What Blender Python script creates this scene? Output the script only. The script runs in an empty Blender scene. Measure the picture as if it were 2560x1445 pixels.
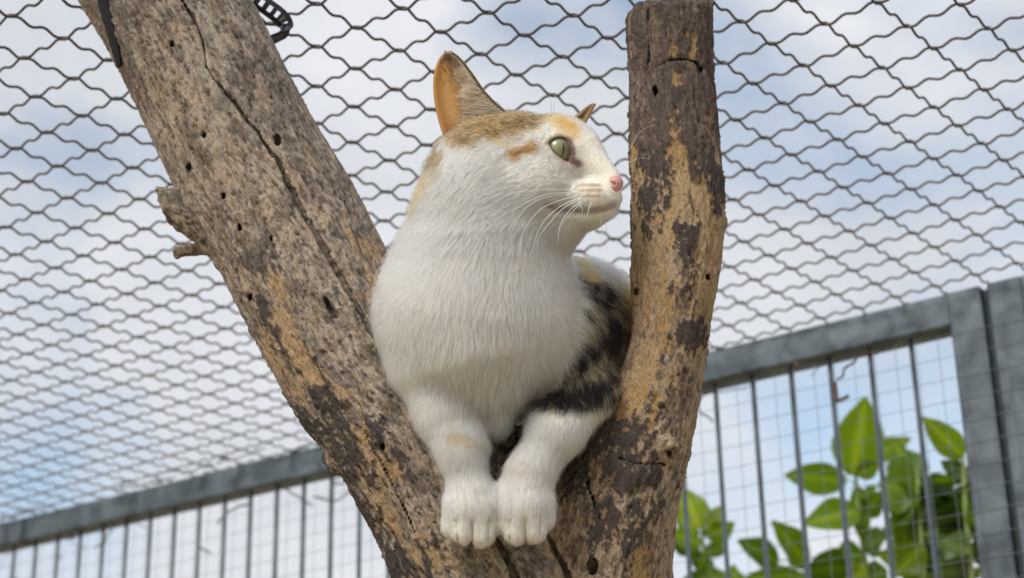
import bpy, math, random
import numpy as np
from mathutils import Vector

rng = np.random.default_rng(7)
random.seed(7)
scene = bpy.context.scene
COL = scene.collection

# ------------------------------------------------------------------ camera
CX, CY, FPX = 1280.0, 722.5, 4444.0           # photograph's centre and focal length in its own pixels
PITCH, ROLL = math.radians(22.04), math.radians(-1.25)
CAM = np.array([0.0, 0.0, 1.30])
_R = np.array([1.0, 0, 0]); _U = np.array([0, -math.sin(PITCH), math.cos(PITCH)])
FW = np.array([0, math.cos(PITCH), math.sin(PITCH)])
RT = math.cos(ROLL) * _R + math.sin(ROLL) * _U
UP = -math.sin(ROLL) * _R + math.cos(ROLL) * _U
D0 = 1.234                                      # metres to the cat
cam_data = bpy.data.cameras.new('camera')
cam = bpy.data.objects.new('camera', cam_data); COL.objects.link(cam)
from mathutils import Matrix
cam.matrix_world = Matrix((( RT[0], UP[0], -FW[0], CAM[0]), (RT[1], UP[1], -FW[1], CAM[1]),
                           (RT[2], UP[2], -FW[2], CAM[2]), (0, 0, 0, 1)))
cam_data.sensor_width = 36.0
cam_data.lens = 36.0 * FPX / 2560.0
cam_data.clip_start = 0.02; cam_data.clip_end = 3000
cam_data.dof.use_dof = True
cam_data.dof.focus_distance = D0 - 0.025
cam_data.dof.aperture_fstop = 8.5
scene.camera = cam

# ------------------------------------------------------------------ world: sky with broken cloud
SUN_DIR = Vector((-0.44, -0.68, 0.59)).normalized()
world = bpy.data.worlds.new('World'); scene.world = world; world.use_nodes = True
nt = world.node_tree; nt.nodes.clear()
def N(nt, kind, **kw):
    n = nt.nodes.new(kind)
    for k, v in kw.items(): setattr(n, k, v)
    return n
def lk(nt, a, ao, b, bi): nt.links.new(a.outputs[ao], b.inputs[bi])
sky = N(nt, 'ShaderNodeTexSky', sky_type='NISHITA', sun_disc=False)
sky.sun_elevation = math.asin(SUN_DIR.z); sky.sun_rotation = math.atan2(SUN_DIR.x, SUN_DIR.y)
sky.air_density = 1.0; sky.dust_density = 1.2; sky.ozone_density = 1.5
tc = N(nt, 'ShaderNodeTexCoord')
sep = N(nt, 'ShaderNodeSeparateXYZ'); lk(nt, tc, 'Generated', sep, 0)
mp = N(nt, 'ShaderNodeMapping'); lk(nt, tc, 'Generated', mp, 'Vector'); mp.inputs['Location'].default_value = (8.05, 0.0, 2.1); mp.inputs['Scale'].default_value = (1, 1, 1.7)
n1 = N(nt, 'ShaderNodeTexNoise'); lk(nt, mp, 0, n1, 'Vector')
n1.inputs['Scale'].default_value = 4.2; n1.inputs['Detail'].default_value = 8; n1.inputs['Roughness'].default_value = 0.52
n1.inputs['Distortion'].default_value = 0.25
r1 = N(nt, 'ShaderNodeValToRGB'); lk(nt, n1, 'Fac', r1, 0)
r1.color_ramp.elements[0].position = 0.28; r1.color_ramp.elements[1].position = 0.51
n2 = N(nt, 'ShaderNodeTexNoise'); lk(nt, mp, 0, n2, 'Vector')
n2.inputs['Scale'].default_value = 5.5; n2.inputs['Detail'].default_value = 5; n2.inputs['Roughness'].default_value = 0.5
r2 = N(nt, 'ShaderNodeValToRGB'); lk(nt, n2, 'Fac', r2, 0)
r2.color_ramp.elements[0].position = 0.33; r2.color_ramp.elements[0].color = (4.5, 4.7, 5.1, 1)
r2.color_ramp.elements[1].position = 0.66; r2.color_ramp.elements[1].color = (5.8, 5.9, 6.15, 1)
mx = N(nt, 'ShaderNodeMix', data_type='RGBA'); lk(nt, r1, 0, mx, 0)
skg = N(nt, 'ShaderNodeMix', data_type='RGBA', blend_type='MULTIPLY'); skg.inputs[0].default_value = 1.0
lk(nt, sky, 0, skg, 6); skg.inputs[7].default_value = (1.38, 1.34, 1.2, 1)
lk(nt, skg, 2, mx, 6); lk(nt, r2, 0, mx, 7)
bg = N(nt, 'ShaderNodeBackground'); bg.inputs['Strength'].default_value = 0.10; lk(nt, mx, 2, bg, 0)
wo = N(nt, 'ShaderNodeOutputWorld'); lk(nt, bg, 0, wo, 0)

sun_d = bpy.data.lights.new('sun', 'SUN'); sun_d.energy = 1.9; sun_d.angle = math.radians(25); sun_d.color = (1.0, 0.96, 0.90)
sun = bpy.data.objects.new('sun', sun_d); COL.objects.link(sun)
sun.rotation_euler = SUN_DIR.to_track_quat('Z', 'Y').to_euler(); sun.location = (-2, 0, 5)

scene.view_settings.view_transform = 'Standard'; scene.view_settings.look = 'None'
scene.view_settings.exposure = 0.55; scene.view_settings.gamma = 1.0; scene.view_settings.use_curve_mapping = False
scene.render.engine = 'CYCLES'
scene.cycles.use_denoising = True
scene.cycles.max_bounces = 10; scene.cycles.transparent_max_bounces = 8; scene.cycles.transmission_bounces = 10
scene.cycles_curves.shape = 'THICK'

# ------------------------------------------------------------------ helpers
S = D0 / FPX                                    # metres per photograph pixel at the cat's distance
def to_world(L):
    """local frame (x right, y down, z toward the camera, in photo pixels at distance D0) -> metres"""
    L = np.atleast_2d(np.asarray(L, float))
    return (CAM + FW * D0)[None] + ((L[:, :1] - CX) * RT - (L[:, 1:2] - CY) * UP - L[:, 2:3] * FW) * S
def pl(u, v, z=0.0):
    """photo pixel at depth offset z -> local frame point"""
    k = 1 - z / FPX
    return np.array([CX + (u - CX) * k, CY + (v - CY) * k, z], float)
def kz(z): return 1 - z / FPX
def img(L):
    k = 1 - L[:, 2] / FPX
    return CX + (L[:, 0] - CX) / k, CY + (L[:, 1] - CY) / k
def pix(u, v, d):
    """photo pixel at forward depth d metres -> world"""
    return CAM + FW * d + RT * (u - CX) / FPX * d - UP * (v - CY) / FPX * d

def _hash(ix, iy, iz, seed):
    h = (ix.astype(np.uint32) * np.uint32(374761393) + iy.astype(np.uint32) * np.uint32(668265263)
         + iz.astype(np.uint32) * np.uint32(2147483647) + np.uint32((seed * 974634777) & 0xffffffff))
    h = (h ^ (h >> np.uint32(13))) * np.uint32(1274126177)
    h = h ^ (h >> np.uint32(16)); h = h * np.uint32(2246822519); h = h ^ (h >> np.uint32(15))
    return h.astype(np.float32) * np.float32(1 / 4294967295.0)
def vnoise(P, seed=0):
    P = np.asarray(P, np.float32); f0 = np.floor(P); t = P - f0; t = t * t * t * (t * (t * 6 - 15) + 10)
    i = f0.astype(np.int32); out = 0
    for dx in (0, 1):
        wx = t[:, 0] if dx else 1 - t[:, 0]
        for dy in (0, 1):
            wy = t[:, 1] if dy else 1 - t[:, 1]
            for dz in (0, 1):
                wz = t[:, 2] if dz else 1 - t[:, 2]
                out = out + wx * wy * wz * _hash(i[:, 0] + dx, i[:, 1] + dy, i[:, 2] + dz, seed)
    return out
_ROT = [np.linalg.qr(np.random.default_rng(50 + i).normal(size=(3, 3)))[0].astype(np.float32) for i in range(6)]   # turns each octave so no grid shows
def fbm(P, oct=4, seed=0, gain=0.5):
    P = np.asarray(P, np.float32); a, s, tot = 1.0, 0, 0.0
    for o in range(oct):
        s = s + a * vnoise((P * (2.03 ** o)) @ _ROT[(o + seed) % 6] + 17.3 * o, seed + o); tot += a; a *= gain
    return s / tot
def sst(e0, e1, x):
    t = np.clip((x - e0) / (e1 - e0), 0, 1); return t * t * (3 - 2 * t)
def lin(r, g, b):
    f = lambda c: ((c / 255 + 0.055) / 1.055) ** 2.4 if c > 10 else c / 255 / 12.92
    return np.array([f(r), f(g), f(b)])

def mesh_np(name, V, F, mat=None, parent=None, smooth=True, link=True):
    V = np.asarray(V, np.float32); F = np.asarray(F, np.int32)
    me = bpy.data.meshes.new(name); n = F.shape[1]
    me.vertices.add(len(V)); me.vertices.foreach_set('co', V.ravel())
    me.loops.add(F.size); me.loops.foreach_set('vertex_index', F.ravel())
    me.polygons.add(len(F)); me.polygons.foreach_set('loop_start', np.arange(len(F), dtype=np.int32) * n)
    me.polygons.foreach_set('loop_total', np.full(len(F), n, np.int32))
    me.polygons.foreach_set('use_smooth', np.full(len(F), smooth))
    me.update(calc_edges=True); me.validate()
    if mat: me.materials.append(mat)
    if not link: return me
    ob = bpy.data.objects.new(name, me); COL.objects.link(ob)
    if parent: ob.parent = parent
    return ob
def attr(ob, name, kind, arr, dom='POINT'):
    a = ob.data.attributes.new(name, kind, dom)
    key = {'FLOAT_COLOR': 'color', 'FLOAT_VECTOR': 'vector', 'FLOAT': 'value'}[kind]
    arr = np.asarray(arr, np.float32)
    if kind == 'FLOAT_COLOR' and arr.shape[1] == 3: arr = np.c_[arr, np.ones(len(arr), np.float32)]
    a.data.foreach_set(key, arr.astype(np.float32).ravel())
def tag(o, label, cat, group=None):
    o['label'] = label; o['category'] = cat
    if group: o['group'] = group
    return o
def empty(name, loc):
    o = bpy.data.objects.new(name, None); COL.objects.link(o); o.location = [float(c) for c in loc]
    o.empty_display_size = 0.05; return o
def adopt(child, parent):
    child.parent = parent
    child.matrix_parent_inverse = Matrix.Translation(-Vector(parent.location))
def frames(P):
    """parallel-transported frames along a polyline"""
    P = np.asarray(P, float); T = np.gradient(P, axis=0); T /= np.linalg.norm(T, axis=1)[:, None] + 1e-12
    a = np.array([0, 0, 1.0]) if abs(T[0][2]) < 0.9 else np.array([1.0, 0, 0])
    A = np.empty_like(P); n = np.cross(T[0], a); n /= np.linalg.norm(n)
    for i in range(len(P)):
        n = n - T[i] * (n @ T[i]); n /= np.linalg.norm(n); A[i] = n
    return T, A, np.cross(T, A)
def tube(P, r, sides=6, cap=True):
    P = np.asarray(P, float); r = np.broadcast_to(np.asarray(r, float), (len(P),))
    T, A, B = frames(P); th = np.arange(sides) * 2 * np.pi / sides
    V = P[:, None] + r[:, None, None] * (np.cos(th)[None, :, None] * A[:, None] + np.sin(th)[None, :, None] * B[:, None])
    n = len(P); i = np.arange(n - 1)[:, None] * sides; j = np.arange(sides)[None]; j2 = (j + 1) % sides
    F = np.stack([i + j, i + j2, i + sides + j2, i + sides + j], -1).reshape(-1, 4)
    V = V.reshape(-1, 3)
    if cap:
        V = np.r_[V, P[:1], P[-1:]]; a, b = len(V) - 2, len(V) - 1; jj = np.arange(sides); k2 = (jj + 1) % sides; o = (n - 1) * sides
        F = np.r_[F, np.c_[np.full(sides, a), k2, jj, jj], np.c_[np.full(sides, b), o + jj, o + k2, o + k2]]
    return V, F
def spline(P, n=8):
    """Catmull-Rom through the control points (any dimension)"""
    P = np.asarray(P, float); Q = np.r_[2 * P[:1] - P[1:2], P, 2 * P[-1:] - P[-2:-1]]; out = []
    t = np.linspace(0, 1, n, endpoint=False)[:, None]
    for i in range(len(P) - 1):
        p0, p1, p2, p3 = Q[i:i + 4]
        out.append(0.5 * (2 * p1 + (p2 - p0) * t + (2 * p0 - 5 * p1 + 4 * p2 - p3) * t ** 2 + (3 * p1 - p0 - 3 * p2 + p3) * t ** 3))
    return np.r_[np.concatenate(out), P[-1:]]
def tri_fix(name, V, F, mat, parent=None, smooth=True):
    """build from quads that may have a repeated corner (caps)"""
    me = bpy.data.meshes.new(name)
    me.from_pydata([tuple(v) for v in V], [], [tuple(dict.fromkeys(f)) for f in F.tolist()])
    me.polygons.foreach_set('use_smooth', [smooth] * len(me.polygons)); me.update()
    if mat: me.materials.append(mat)
    ob = bpy.data.objects.new(name, me); COL.objects.link(ob)
    if parent: adopt(ob, parent)
    return ob
def join(parts):
    Vs, Fs, o = [], [], 0
    for V, F in parts: Vs.append(V); Fs.append(F + o); o += len(V)
    return np.concatenate(Vs), np.concatenate(Fs)
def box(c, ax, ay, az):
    """box from centre and three half-axis vectors"""
    c, ax, ay, az = (np.asarray(q, float) for q in (c, ax, ay, az))
    V = np.array([c + sx * ax + sy * ay + sz * az for sz in (-1, 1) for sy in (-1, 1) for sx in (-1, 1)])
    F = np.array([[0, 2, 3, 1], [4, 5, 7, 6], [0, 1, 5, 4], [2, 6, 7, 3], [0, 4, 6, 2], [1, 3, 7, 5]])
    return V, F

# ---- implicit surfaces
def rcone(P, a, b, ra, rb):
    """capsule with linearly varying radius; returns distance and parameter"""
    ab = b - a; t = np.clip(((P - a) @ ab) / (ab @ ab), 0, 1)
    return np.linalg.norm(P - a - t[:, None] * ab, axis=1) - (ra + (rb - ra) * t), t
def ell(P, c, r):
    q = (P - c) / r; k0 = np.linalg.norm(q, axis=1); k1 = np.linalg.norm(q / r, axis=1) + 1e-9
    return k0 * (k0 - 1) / k1
def smin(a, b, k):
    h = np.maximum(k - np.abs(a - b), 0) / k; return np.minimum(a, b) - h * h * k * 0.25
def smax(a, b, k): return -smin(-a, -b, k)
def seg2(u, v, poly):
    """2D distance to a polyline"""
    poly = np.asarray(poly, float); d = np.full(u.shape, 1e9); Q = np.stack([u, v], 1)
    for a, b in zip(poly[:-1], poly[1:]):
        ab = b - a; t = np.clip((Q - a) @ ab / (ab @ ab + 1e-9), 0, 1)
        d = np.minimum(d, np.linalg.norm(Q - a - t[:, None] * ab, axis=1))
    return d
def inpoly(u, v, poly):
    poly = np.asarray(poly, float); ins = np.zeros(u.shape, bool); n = len(poly)
    for i in range(n):
        x1, y1 = poly[i]; x2, y2 = poly[(i + 1) % n]
        c = ((y1 > v) != (y2 > v)); xs = (x2 - x1) * (v - y1) / (y2 - y1 + 1e-12) + x1
        ins ^= c & (u < xs)
    return ins
def sdpoly(u, v, poly):
    poly = np.asarray(poly, float); d = seg2(u, v, np.r_[poly, poly[:1]])
    return np.where(inpoly(u, v, poly), -d, d)

def mesh_sdf(f, lo, hi, h, bs=6):
    lo = np.asarray(lo, float); n = np.ceil((np.asarray(hi) - lo) / h / bs).astype(int) * bs
    nb = n // bs
    bc = np.stack(np.meshgrid(*[np.arange(k) for k in nb], indexing='ij'), -1).reshape(-1, 3)
    d = f(lo + (bc * bs + (bs - 1) / 2) * h)
    D = np.repeat(np.repeat(np.repeat(np.sign(d).reshape(nb).astype(np.float32) * 50, bs, 0), bs, 1), bs, 2)
    act = bc[np.abs(d) < bs * h * 0.92]
    o = np.stack(np.meshgrid(*[np.arange(bs)] * 3, indexing='ij'), -1).reshape(-1, 3)
    for s in range(0, len(act), 1500):
        idx = (act[s:s + 1500, None] * bs + o[None]).reshape(-1, 3)
        D[idx[:, 0], idx[:, 1], idx[:, 2]] = f(lo + idx * h)
    D[0], D[-1] = 50, 50; D[:, 0], D[:, -1] = 50, 50; D[:, :, 0], D[:, :, -1] = 50, 50
    I = D < 0
    cs = [(a, b, c) for a in (0, 1) for b in (0, 1) for c in (0, 1)]
    m = tuple(k - 1 for k in n)
    cnt = np.zeros(m, np.uint8)
    for a, b, c in cs: cnt += I[a:a + m[0], b:b + m[1], c:c + m[2]]
    cell = np.argwhere((cnt > 0) & (cnt < 8))
    vals = {c: D[cell[:, 0] + c[0], cell[:, 1] + c[1], cell[:, 2] + c[2]] for c in cs}
    acc = np.zeros((len(cell), 3)); w = np.zeros(len(cell))
    for c0 in cs:
        for ax in range(3):
            if c0[ax]: continue
            c1 = list(c0); c1[ax] = 1; va, vb = vals[c0], vals[tuple(c1)]
            x = (va < 0) != (vb < 0); t = np.where(x, va / (va - vb + 1e-12), 0)
            p = np.tile(np.array(c0, float), (len(cell), 1)); p[:, ax] = t
            acc += p * x[:, None]; w += x
    V = lo + (cell + acc / w[:, None]) * h
    vid = np.full(m, -1, np.int32); vid[cell[:, 0], cell[:, 1], cell[:, 2]] = np.arange(len(cell))
    Fs = []
    for ax in range(3):
        sl0 = [slice(None)] * 3; sl1 = [slice(None)] * 3; sl0[ax] = slice(0, -1); sl1[ax] = slice(1, None)
        e = np.argwhere(I[tuple(sl0)] != I[tuple(sl1)]); inside0 = I[e[:, 0], e[:, 1], e[:, 2]]
        b, c = (ax + 1) % 3, (ax + 2) % 3; q = []
        for db, dc in ((-1, -1), (0, -1), (0, 0), (-1, 0)):
            k = e.copy(); k[:, b] += db; k[:, c] += dc; q.append(vid[k[:, 0], k[:, 1], k[:, 2]])
        q = np.stack(q, 1); q[~inside0] = q[~inside0][:, ::-1]; Fs.append(q)
    F = np.concatenate(Fs); F = F[(F >= 0).all(1)]
    return V, F
def vnormals(V, F):
    n = np.cross(V[F[:, 2]] - V[F[:, 0]], V[F[:, 3]] - V[F[:, 1]]); o = np.zeros_like(V)
    for k in range(4): np.add.at(o, F[:, k], n)
    return o / (np.linalg.norm(o, axis=1)[:, None] + 1e-12)
def front_z(f, u, v, z0=400.0, z1=-900.0):
    """depth offset at which the line of sight through photo pixel (u, v) first meets the surface f"""
    zs = np.arange(z0, z1, -4.0); k = 1 - zs / FPX
    P = np.stack([CX + (u - CX) * k, CY + (v - CY) * k, zs], 1); d = f(P); i = np.argmax(d < 0)
    return zs[i] if d[i] < 0 else z1

# ------------------------------------------------------------------ materials
def material(name):
    m = bpy.data.materials.new(name); m.use_nodes = True
    b = m.node_tree.nodes['Principled BSDF']; return m, m.node_tree, b
def simple(name, col, rough=0.6, metal=0.0, noise=0.0, scale=40.0, bump=0.0, spec=0.5):
    m, t, b = material(name)
    b.inputs['Roughness'].default_value = rough; b.inputs['Metallic'].default_value = metal
    b.inputs['Specular IOR Level'].default_value = spec
    c = tuple(col) + (1,)
    if noise or bump:
        tcn = N(t, 'ShaderNodeTexCoord'); nz = N(t, 'ShaderNodeTexNoise'); lk(t, tcn, 'Object', nz, 'Vector')
        nz.inputs['Scale'].default_value = scale; nz.inputs['Detail'].default_value = 5; nz.inputs['Roughness'].default_value = 0.6
        mr = N(t, 'ShaderNodeMapRange'); lk(t, nz, 'Fac', mr, 0)
        mr.inputs[1].default_value = 0.3; mr.inputs[2].default_value = 0.7
        mr.inputs[3].default_value = 1 - noise; mr.inputs[4].default_value = 1 + noise
        mm = N(t, 'ShaderNodeMix', data_type='RGBA', blend_type='MULTIPLY'); mm.inputs[0].default_value = 1
        mm.inputs[6].default_value = c; lk(t, mr, 0, mm, 7); lk(t, mm, 2, b, 'Base Color')
        if bump:
            bp = N(t, 'ShaderNodeBump'); bp.inputs['Strength'].default_value = bump; bp.inputs['Distance'].default_value = 0.002
            lk(t, nz, 'Fac', bp, 'Height'); lk(t, bp, 0, b, 'Normal')
    else: b.inputs['Base Color'].default_value = c
    return m

# galvanised steel: mottled zinc
def zinc():
    m, t, b = material('galvanised_steel')
    tcn = N(t, 'ShaderNodeTexCoord')
    a = N(t, 'ShaderNodeTexNoise'); lk(t, tcn, 'Object', a, 'Vector'); a.inputs['Scale'].default_value = 26; a.inputs['Detail'].default_value = 6
    a.inputs['Distortion'].default_value = 0.8
    r = N(t, 'ShaderNodeValToRGB'); lk(t, a, 'Fac', r, 0)
    r.color_ramp.elements[0].position = 0.3; r.color_ramp.elements[0].color = (0.034, 0.047, 0.060, 1)
    r.color_ramp.elements[1].position = 0.75; r.color_ramp.elements[1].color = (0.155, 0.19, 0.215, 1)
    lk(t, r, 0, b, 'Base Color'); b.inputs['Metallic'].default_value = 0.35
    rr = N(t, 'ShaderNodeMapRange'); lk(t, a, 'Fac', rr, 0); rr.inputs[3].default_value = 0.42; rr.inputs[4].default_value = 0.65
    lk(t, rr, 0, b, 'Roughness'); return m
M_ZINC = zinc()
M_GAP = simple('dark_joint_and_gap_shade', (0.02, 0.035, 0.04), 0.7)
M_WIRE = simple('weathered_wire', (0.090, 0.080, 0.072), 0.6, 0.2, 0.35, 60, 0.0)
M_FINE = simple('fine_mesh_wire', (0.20, 0.22, 0.24), 0.5, 0.4)
M_TWIG = simple('dry_vine', (0.075, 0.052, 0.038), 0.85, 0, 0.4, 90)
M_DEAD = simple('dead_leaf', (0.10, 0.055, 0.038), 0.8, 0, 0.4, 60)
M_STRAP = simple('black_rubber', (0.012, 0.014, 0.022), 0.45, 0, 0.3, 60, 0.2)
M_EYELET = simple('brass_eyelet', (0.35, 0.31, 0.22), 0.4, 0.6)

# ------------------------------------------------------------------ ground
def ground():
    n = 60; g = np.linspace(-1, 1, n); g = np.sign(g) * np.abs(g) ** 3 * 900
    X, Y = np.meshgrid(g, g, indexing='ij'); P = np.c_[X.ravel(), Y.ravel(), np.zeros(n * n)]
    near = np.exp(-(P[:, 0] ** 2 + P[:, 1] ** 2) / 400)
    P[:, 2] = (fbm(P * 0.05, 3, 3) - 0.5) * 1.5 * (1 - near) - 0.0
    i, j = np.meshgrid(np.arange(n - 1), np.arange(n - 1), indexing='ij'); a = (i * n + j).ravel()
    F = np.c_[a, a + n, a + n + 1, a + 1]
    m = simple('sandy_bounce_ground', (0.36, 0.29, 0.18), 0.95, 0, 0.5, 3.0, 0.6)  # unseen sandy ground, colour lightened and warmed to bounce light upward
    o = mesh_np('ground', P, F, m); o['kind'] = 'structure'
ground()

# ------------------------------------------------------------------ forked trunk
LEFT = np.array([(356, -90, -560, 184), (476, 110, -490, 186), (597, 359, -400, 192), (709, 552, -330, 196), (809, 752, -255, 196),
                 (911, 930, -190, 197), (1005, 1048, -155, 202), (1070, 1145, -140, 205), (1165, 1340, -140, 207), (1290, 1580, -190, 270),
                 (1335, 1900, -240, 330), (1340, 2500, -300, 350)], float)
RIGHT = np.array([(1672, -40, -215, 107), (1678, 200, -170, 105), (1690, 400, -130, 114), (1696, 560, -95, 115), (1686, 700, -65, 110), (1674, 850, -60, 95),
                  (1638, 980, -75, 113), (1590, 1100, -90, 138), (1533, 1250, -110, 164), (1480, 1445, -145, 200), (1430, 1620, -190, 255),
                  (1340, 1900, -240, 330), (1340, 2500, -300, 350)], float)
def path_local(T, n=2): return np.array([np.r_[pl(u, v, z), r * kz(z)] for u, v, z, r in spline(T, n)])
PL_, PR_ = path_local(LEFT), path_local(RIGHT)
def limb(P, path):
    d = np.full(len(P), 1e9)
    for a, b in zip(path[:-1], path[1:]): d = np.minimum(d, rcone(P, a[:3], b[:3], a[3], b[3])[0])
    return d
STUBS = [((600, 615, -330, 66), (380, 496, -300, 24)), ((600, 606, -400, 24), (447, 630, -400, 14)), ((530, 535, -310, 44), (395, 486, -295, 18))]
KNOBS = [((846, 1150, -115), 34), ((1676, 1112, 40), 22), ((1800, 555, -95), 16)]
def wood_solid(P):
    a = limb(P, PL_)
    # the right limb has been sawn off and split at the top
    b = limb(P, PR_)
    u, v = img(P)
    cut = (8 + (u < 1640) * (1640 - u) * 0.12 + 14 * (vnoise(np.c_[u * 0.05, P[:, 2] * 0.05, u * 0], 5) - 0.5)) - v
    b = np.maximum(b, cut)
    b = np.maximum(b, ((1612 - u) * 0.72 + (20 - v) * 0.5) - 18)
    d = smin(a, b, 70)
    d = smin(d, ell(P, pl(1300, 1290, -170), np.array([215, 230, 165.])), 60)
    for (A, B) in STUBS:
        e, _ = rcone(P, pl(*A[:3]), pl(*B[:3]), A[3] * kz(A[2]), B[3] * kz(B[2])); d = smin(d, e, 30)
    d = np.maximum(d, np.where((u < 470) & (v > 440) & (v < 570), (398 + 16 * (vnoise(np.c_[v * 0.06, P[:, 2] * 0.06, v * 0], 15) - 0.5) + (v - 500) * 0.35) - u, -50))
    for c, r in KNOBS: d = smin(d, np.linalg.norm(P - pl(*c), axis=1) - r * kz(c[2]), 22)
    return d
CRACKS = [([(455, 0), (500, 80), (520, 170), (555, 220), (610, 290), (690, 400), (730, 480), (780, 570), (850, 690), (905, 790), (935, 840)], (6, 17)),
          ([(1228, 1330), (1262, 1390), (1300, 1470)], (16, 26)), ([(1352, 1310), (1390, 1380), (1430, 1460)], (8, 18)),
          ([(1622, 10), (1621, 60), (1625, 160)], (5, 5)), ([(1462, 1130), (1470, 1210), (1500, 1300)], (5, 5)),
          ([(812, 745), (826, 770), (838, 792)], (12, 13)), ([(1640, 170), (1680, 152), (1720, 150), (1755, 172)], (5, 9)),
          ([(896, 1060), (960, 1170), (1040, 1330)], (3, 5)), ([(1545, 1145), (1600, 1160), (1660, 1158)], (4, 6))]
HOLES = [(512, 338, 10), (693, 352, 15), (600, 568, 10), (627, 742, 13), (957, 1118, 12), (1482, 1416, 22), (680, 597, 8), (1592, 730, 9),
         (1770, 692, 7), (1640, 228, 15), (1752, 176, 11), (473, 418, 9), (430, 110, 8), (560, 490, 10), (1672, 1135, 9)]
_cr = []
for pts, (w0, w1) in CRACKS:
    q = spline(np.array(pts, float), 5); w = np.linspace(w0, w1, len(q))
    q += rng.normal(0, 2.0, q.shape) * (np.arange(len(q)) % 3 == 1)[:, None]
    _cr.append((q, w, np.array([front_z(wood_solid, *p) for p in q])))
_ho = [(u, v, r, front_z(wood_solid, u, v)) for u, v, r in HOLES]
def wood(P):
    d = wood_solid(P); m = np.abs(d) < 60
    if m.any():
        Q = P[m]; u, v = img(Q); dd = d[m]
        for q, w, z in _cr:
            c = np.full(len(Q), 1e9)
            for i in range(len(q) - 1):
                ab = q[i + 1] - q[i]; t = np.clip(((u - q[i, 0]) * ab[0] + (v - q[i, 1]) * ab[1]) / (ab @ ab), 0, 1)
                dx = np.hypot(u - q[i, 0] - t * ab[0], v - q[i, 1] - t * ab[1]) - 0.5 * (w[i] + (w[i + 1] - w[i]) * t)
                c = np.minimum(c, np.maximum(dx, np.abs(Q[:, 2] - z[i]) - 34))
            dd = np.maximum(dd, -c)
        for hu, hv, r, z in _ho:
            dx = np.hypot((u - hu) * 1.15, (v - hv) * 0.8) - r * 0.8
            dd = np.maximum(dd, -np.maximum(dx, np.abs(Q[:, 2] - z) - 40))
        d = d.copy(); d[m] = dd
    return d
V, F = mesh_sdf(wood, (20, -230, -860), (1880, 1760, 170), 5.0)
Nn = vnormals(V, F)
U_, V_ = img(V)
# grain coordinates: offset from the limb's axis (2) and distance along it, for both limbs
def grain_s(P, path, i0, i1):
    """seam-free grain frame: fixed axis, smoothly following the limb's centre line"""
    p0 = path[i0, :3]; d = path[i1, :3] - p0; d = d / np.linalg.norm(d); e1 = np.cross(d, [0, 0, 1.0]); e1 /= np.linalg.norm(e1); e2 = np.cross(d, e1)
    q = path[:, :3] - p0; sp = q @ d; o = np.argsort(sp); Q = P - p0; st = Q @ d
    return np.c_[Q @ e1 - np.interp(st, sp[o], (q @ e1)[o]), Q @ e2 - np.interp(st, sp[o], (q @ e2)[o]), st]
_pl, _pr = path_local(LEFT, 12), path_local(RIGHT, 12)
G1 = grain_s(V, _pl, 0, 8 * 12); G2 = grain_s(V, _pr, 0, 9 * 12); d1 = limb(V, PL_); d2 = limb(V, PR_)
wR = sst(-45, 45, d1 - d2)
def gn(sc, along, oct=4, seed=0, gain=0.5):
    """grain-stretched noise blended over both limbs"""
    k = np.array([sc, sc, along], np.float32)
    return fbm(G1 * k, oct, seed, gain) * (1 - wR) + fbm(G2 * k + 31.7, oct, seed, gain) * wR
fine = gn(1 / 7, 1 / 45, 3, 1); mid = gn(1 / 22, 1 / 110, 4, 2); big = gn(1 / 70, 1 / 260, 3, 3); pit = gn(1 / 9, 1 / 13, 3, 4); blot = gn(1 / 34, 1 / 60, 5, 5, 0.6)
def stroke(poly, w, soft): return 1 - sst(w - soft, w + soft, seg2(U_, V_, poly))
def blob(u, v, ru, rv, ang=0.0):
    c, s = math.cos(ang), math.sin(ang); x, y = U_ - u, V_ - v
    return np.exp(-(((x * c + y * s) / ru) ** 2 + ((-x * s + y * c) / rv) ** 2))
# bark remnants (dark), exposed heartwood (ochre), weathered grey
aL = 0.52
dark = np.zeros(len(V))
for a in [(665, 760, 24, 90, -.35), (760, 905, 50, 110, -.5), (800, 980, 55, 90, -.5), (860, 1060, 60, 90, -.5), (930, 1080, 30, 60, -.5), (870, 1160, 70, 70, -.5),
          (1000, 1160, 50, 80, -.5), (760, 1060, 40, 80, -.5), (905, 1290, 40, 140, -.5), (1000, 1420, 70, 60, -.3), (610, 165, 38, 40, 0), (700, 250, 40, 100, -.4),
          (300, 60, 50, 110, -.3), (330, 190, 40, 60, -.4), (640, 640, 40, 60, -.4),
          (1680, 90, 120, 150, 0), (1690, 270, 120, 150, 0), (1640, 420, 60, 90, 0), (1740, 400, 60, 110, 0), (1690, 500, 30, 60, 0), (1715, 620, 34, 70, 0), (1715, 720, 34, 60, 0),
          (1620, 480, 40, 110, 0), (1600, 560, 30, 60, 0), (1790, 470, 24, 60, 0), (1730, 830, 40, 40, 0), (1560, 1080, 75, 60, .3), (1640, 1010, 26, 40, 0.3), (1560, 1180, 90, 90, .2), (1590, 1300, 40, 110, .1),
          (1500, 1290, 60, 90, .2), (1250, 1130, 90, 60, 0), (1300, 1250, 60, 80, 0), (1440, 1180, 60, 80, 0)]: dark = np.maximum(dark, blob(*a))
ochre = np.zeros(len(V))
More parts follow.
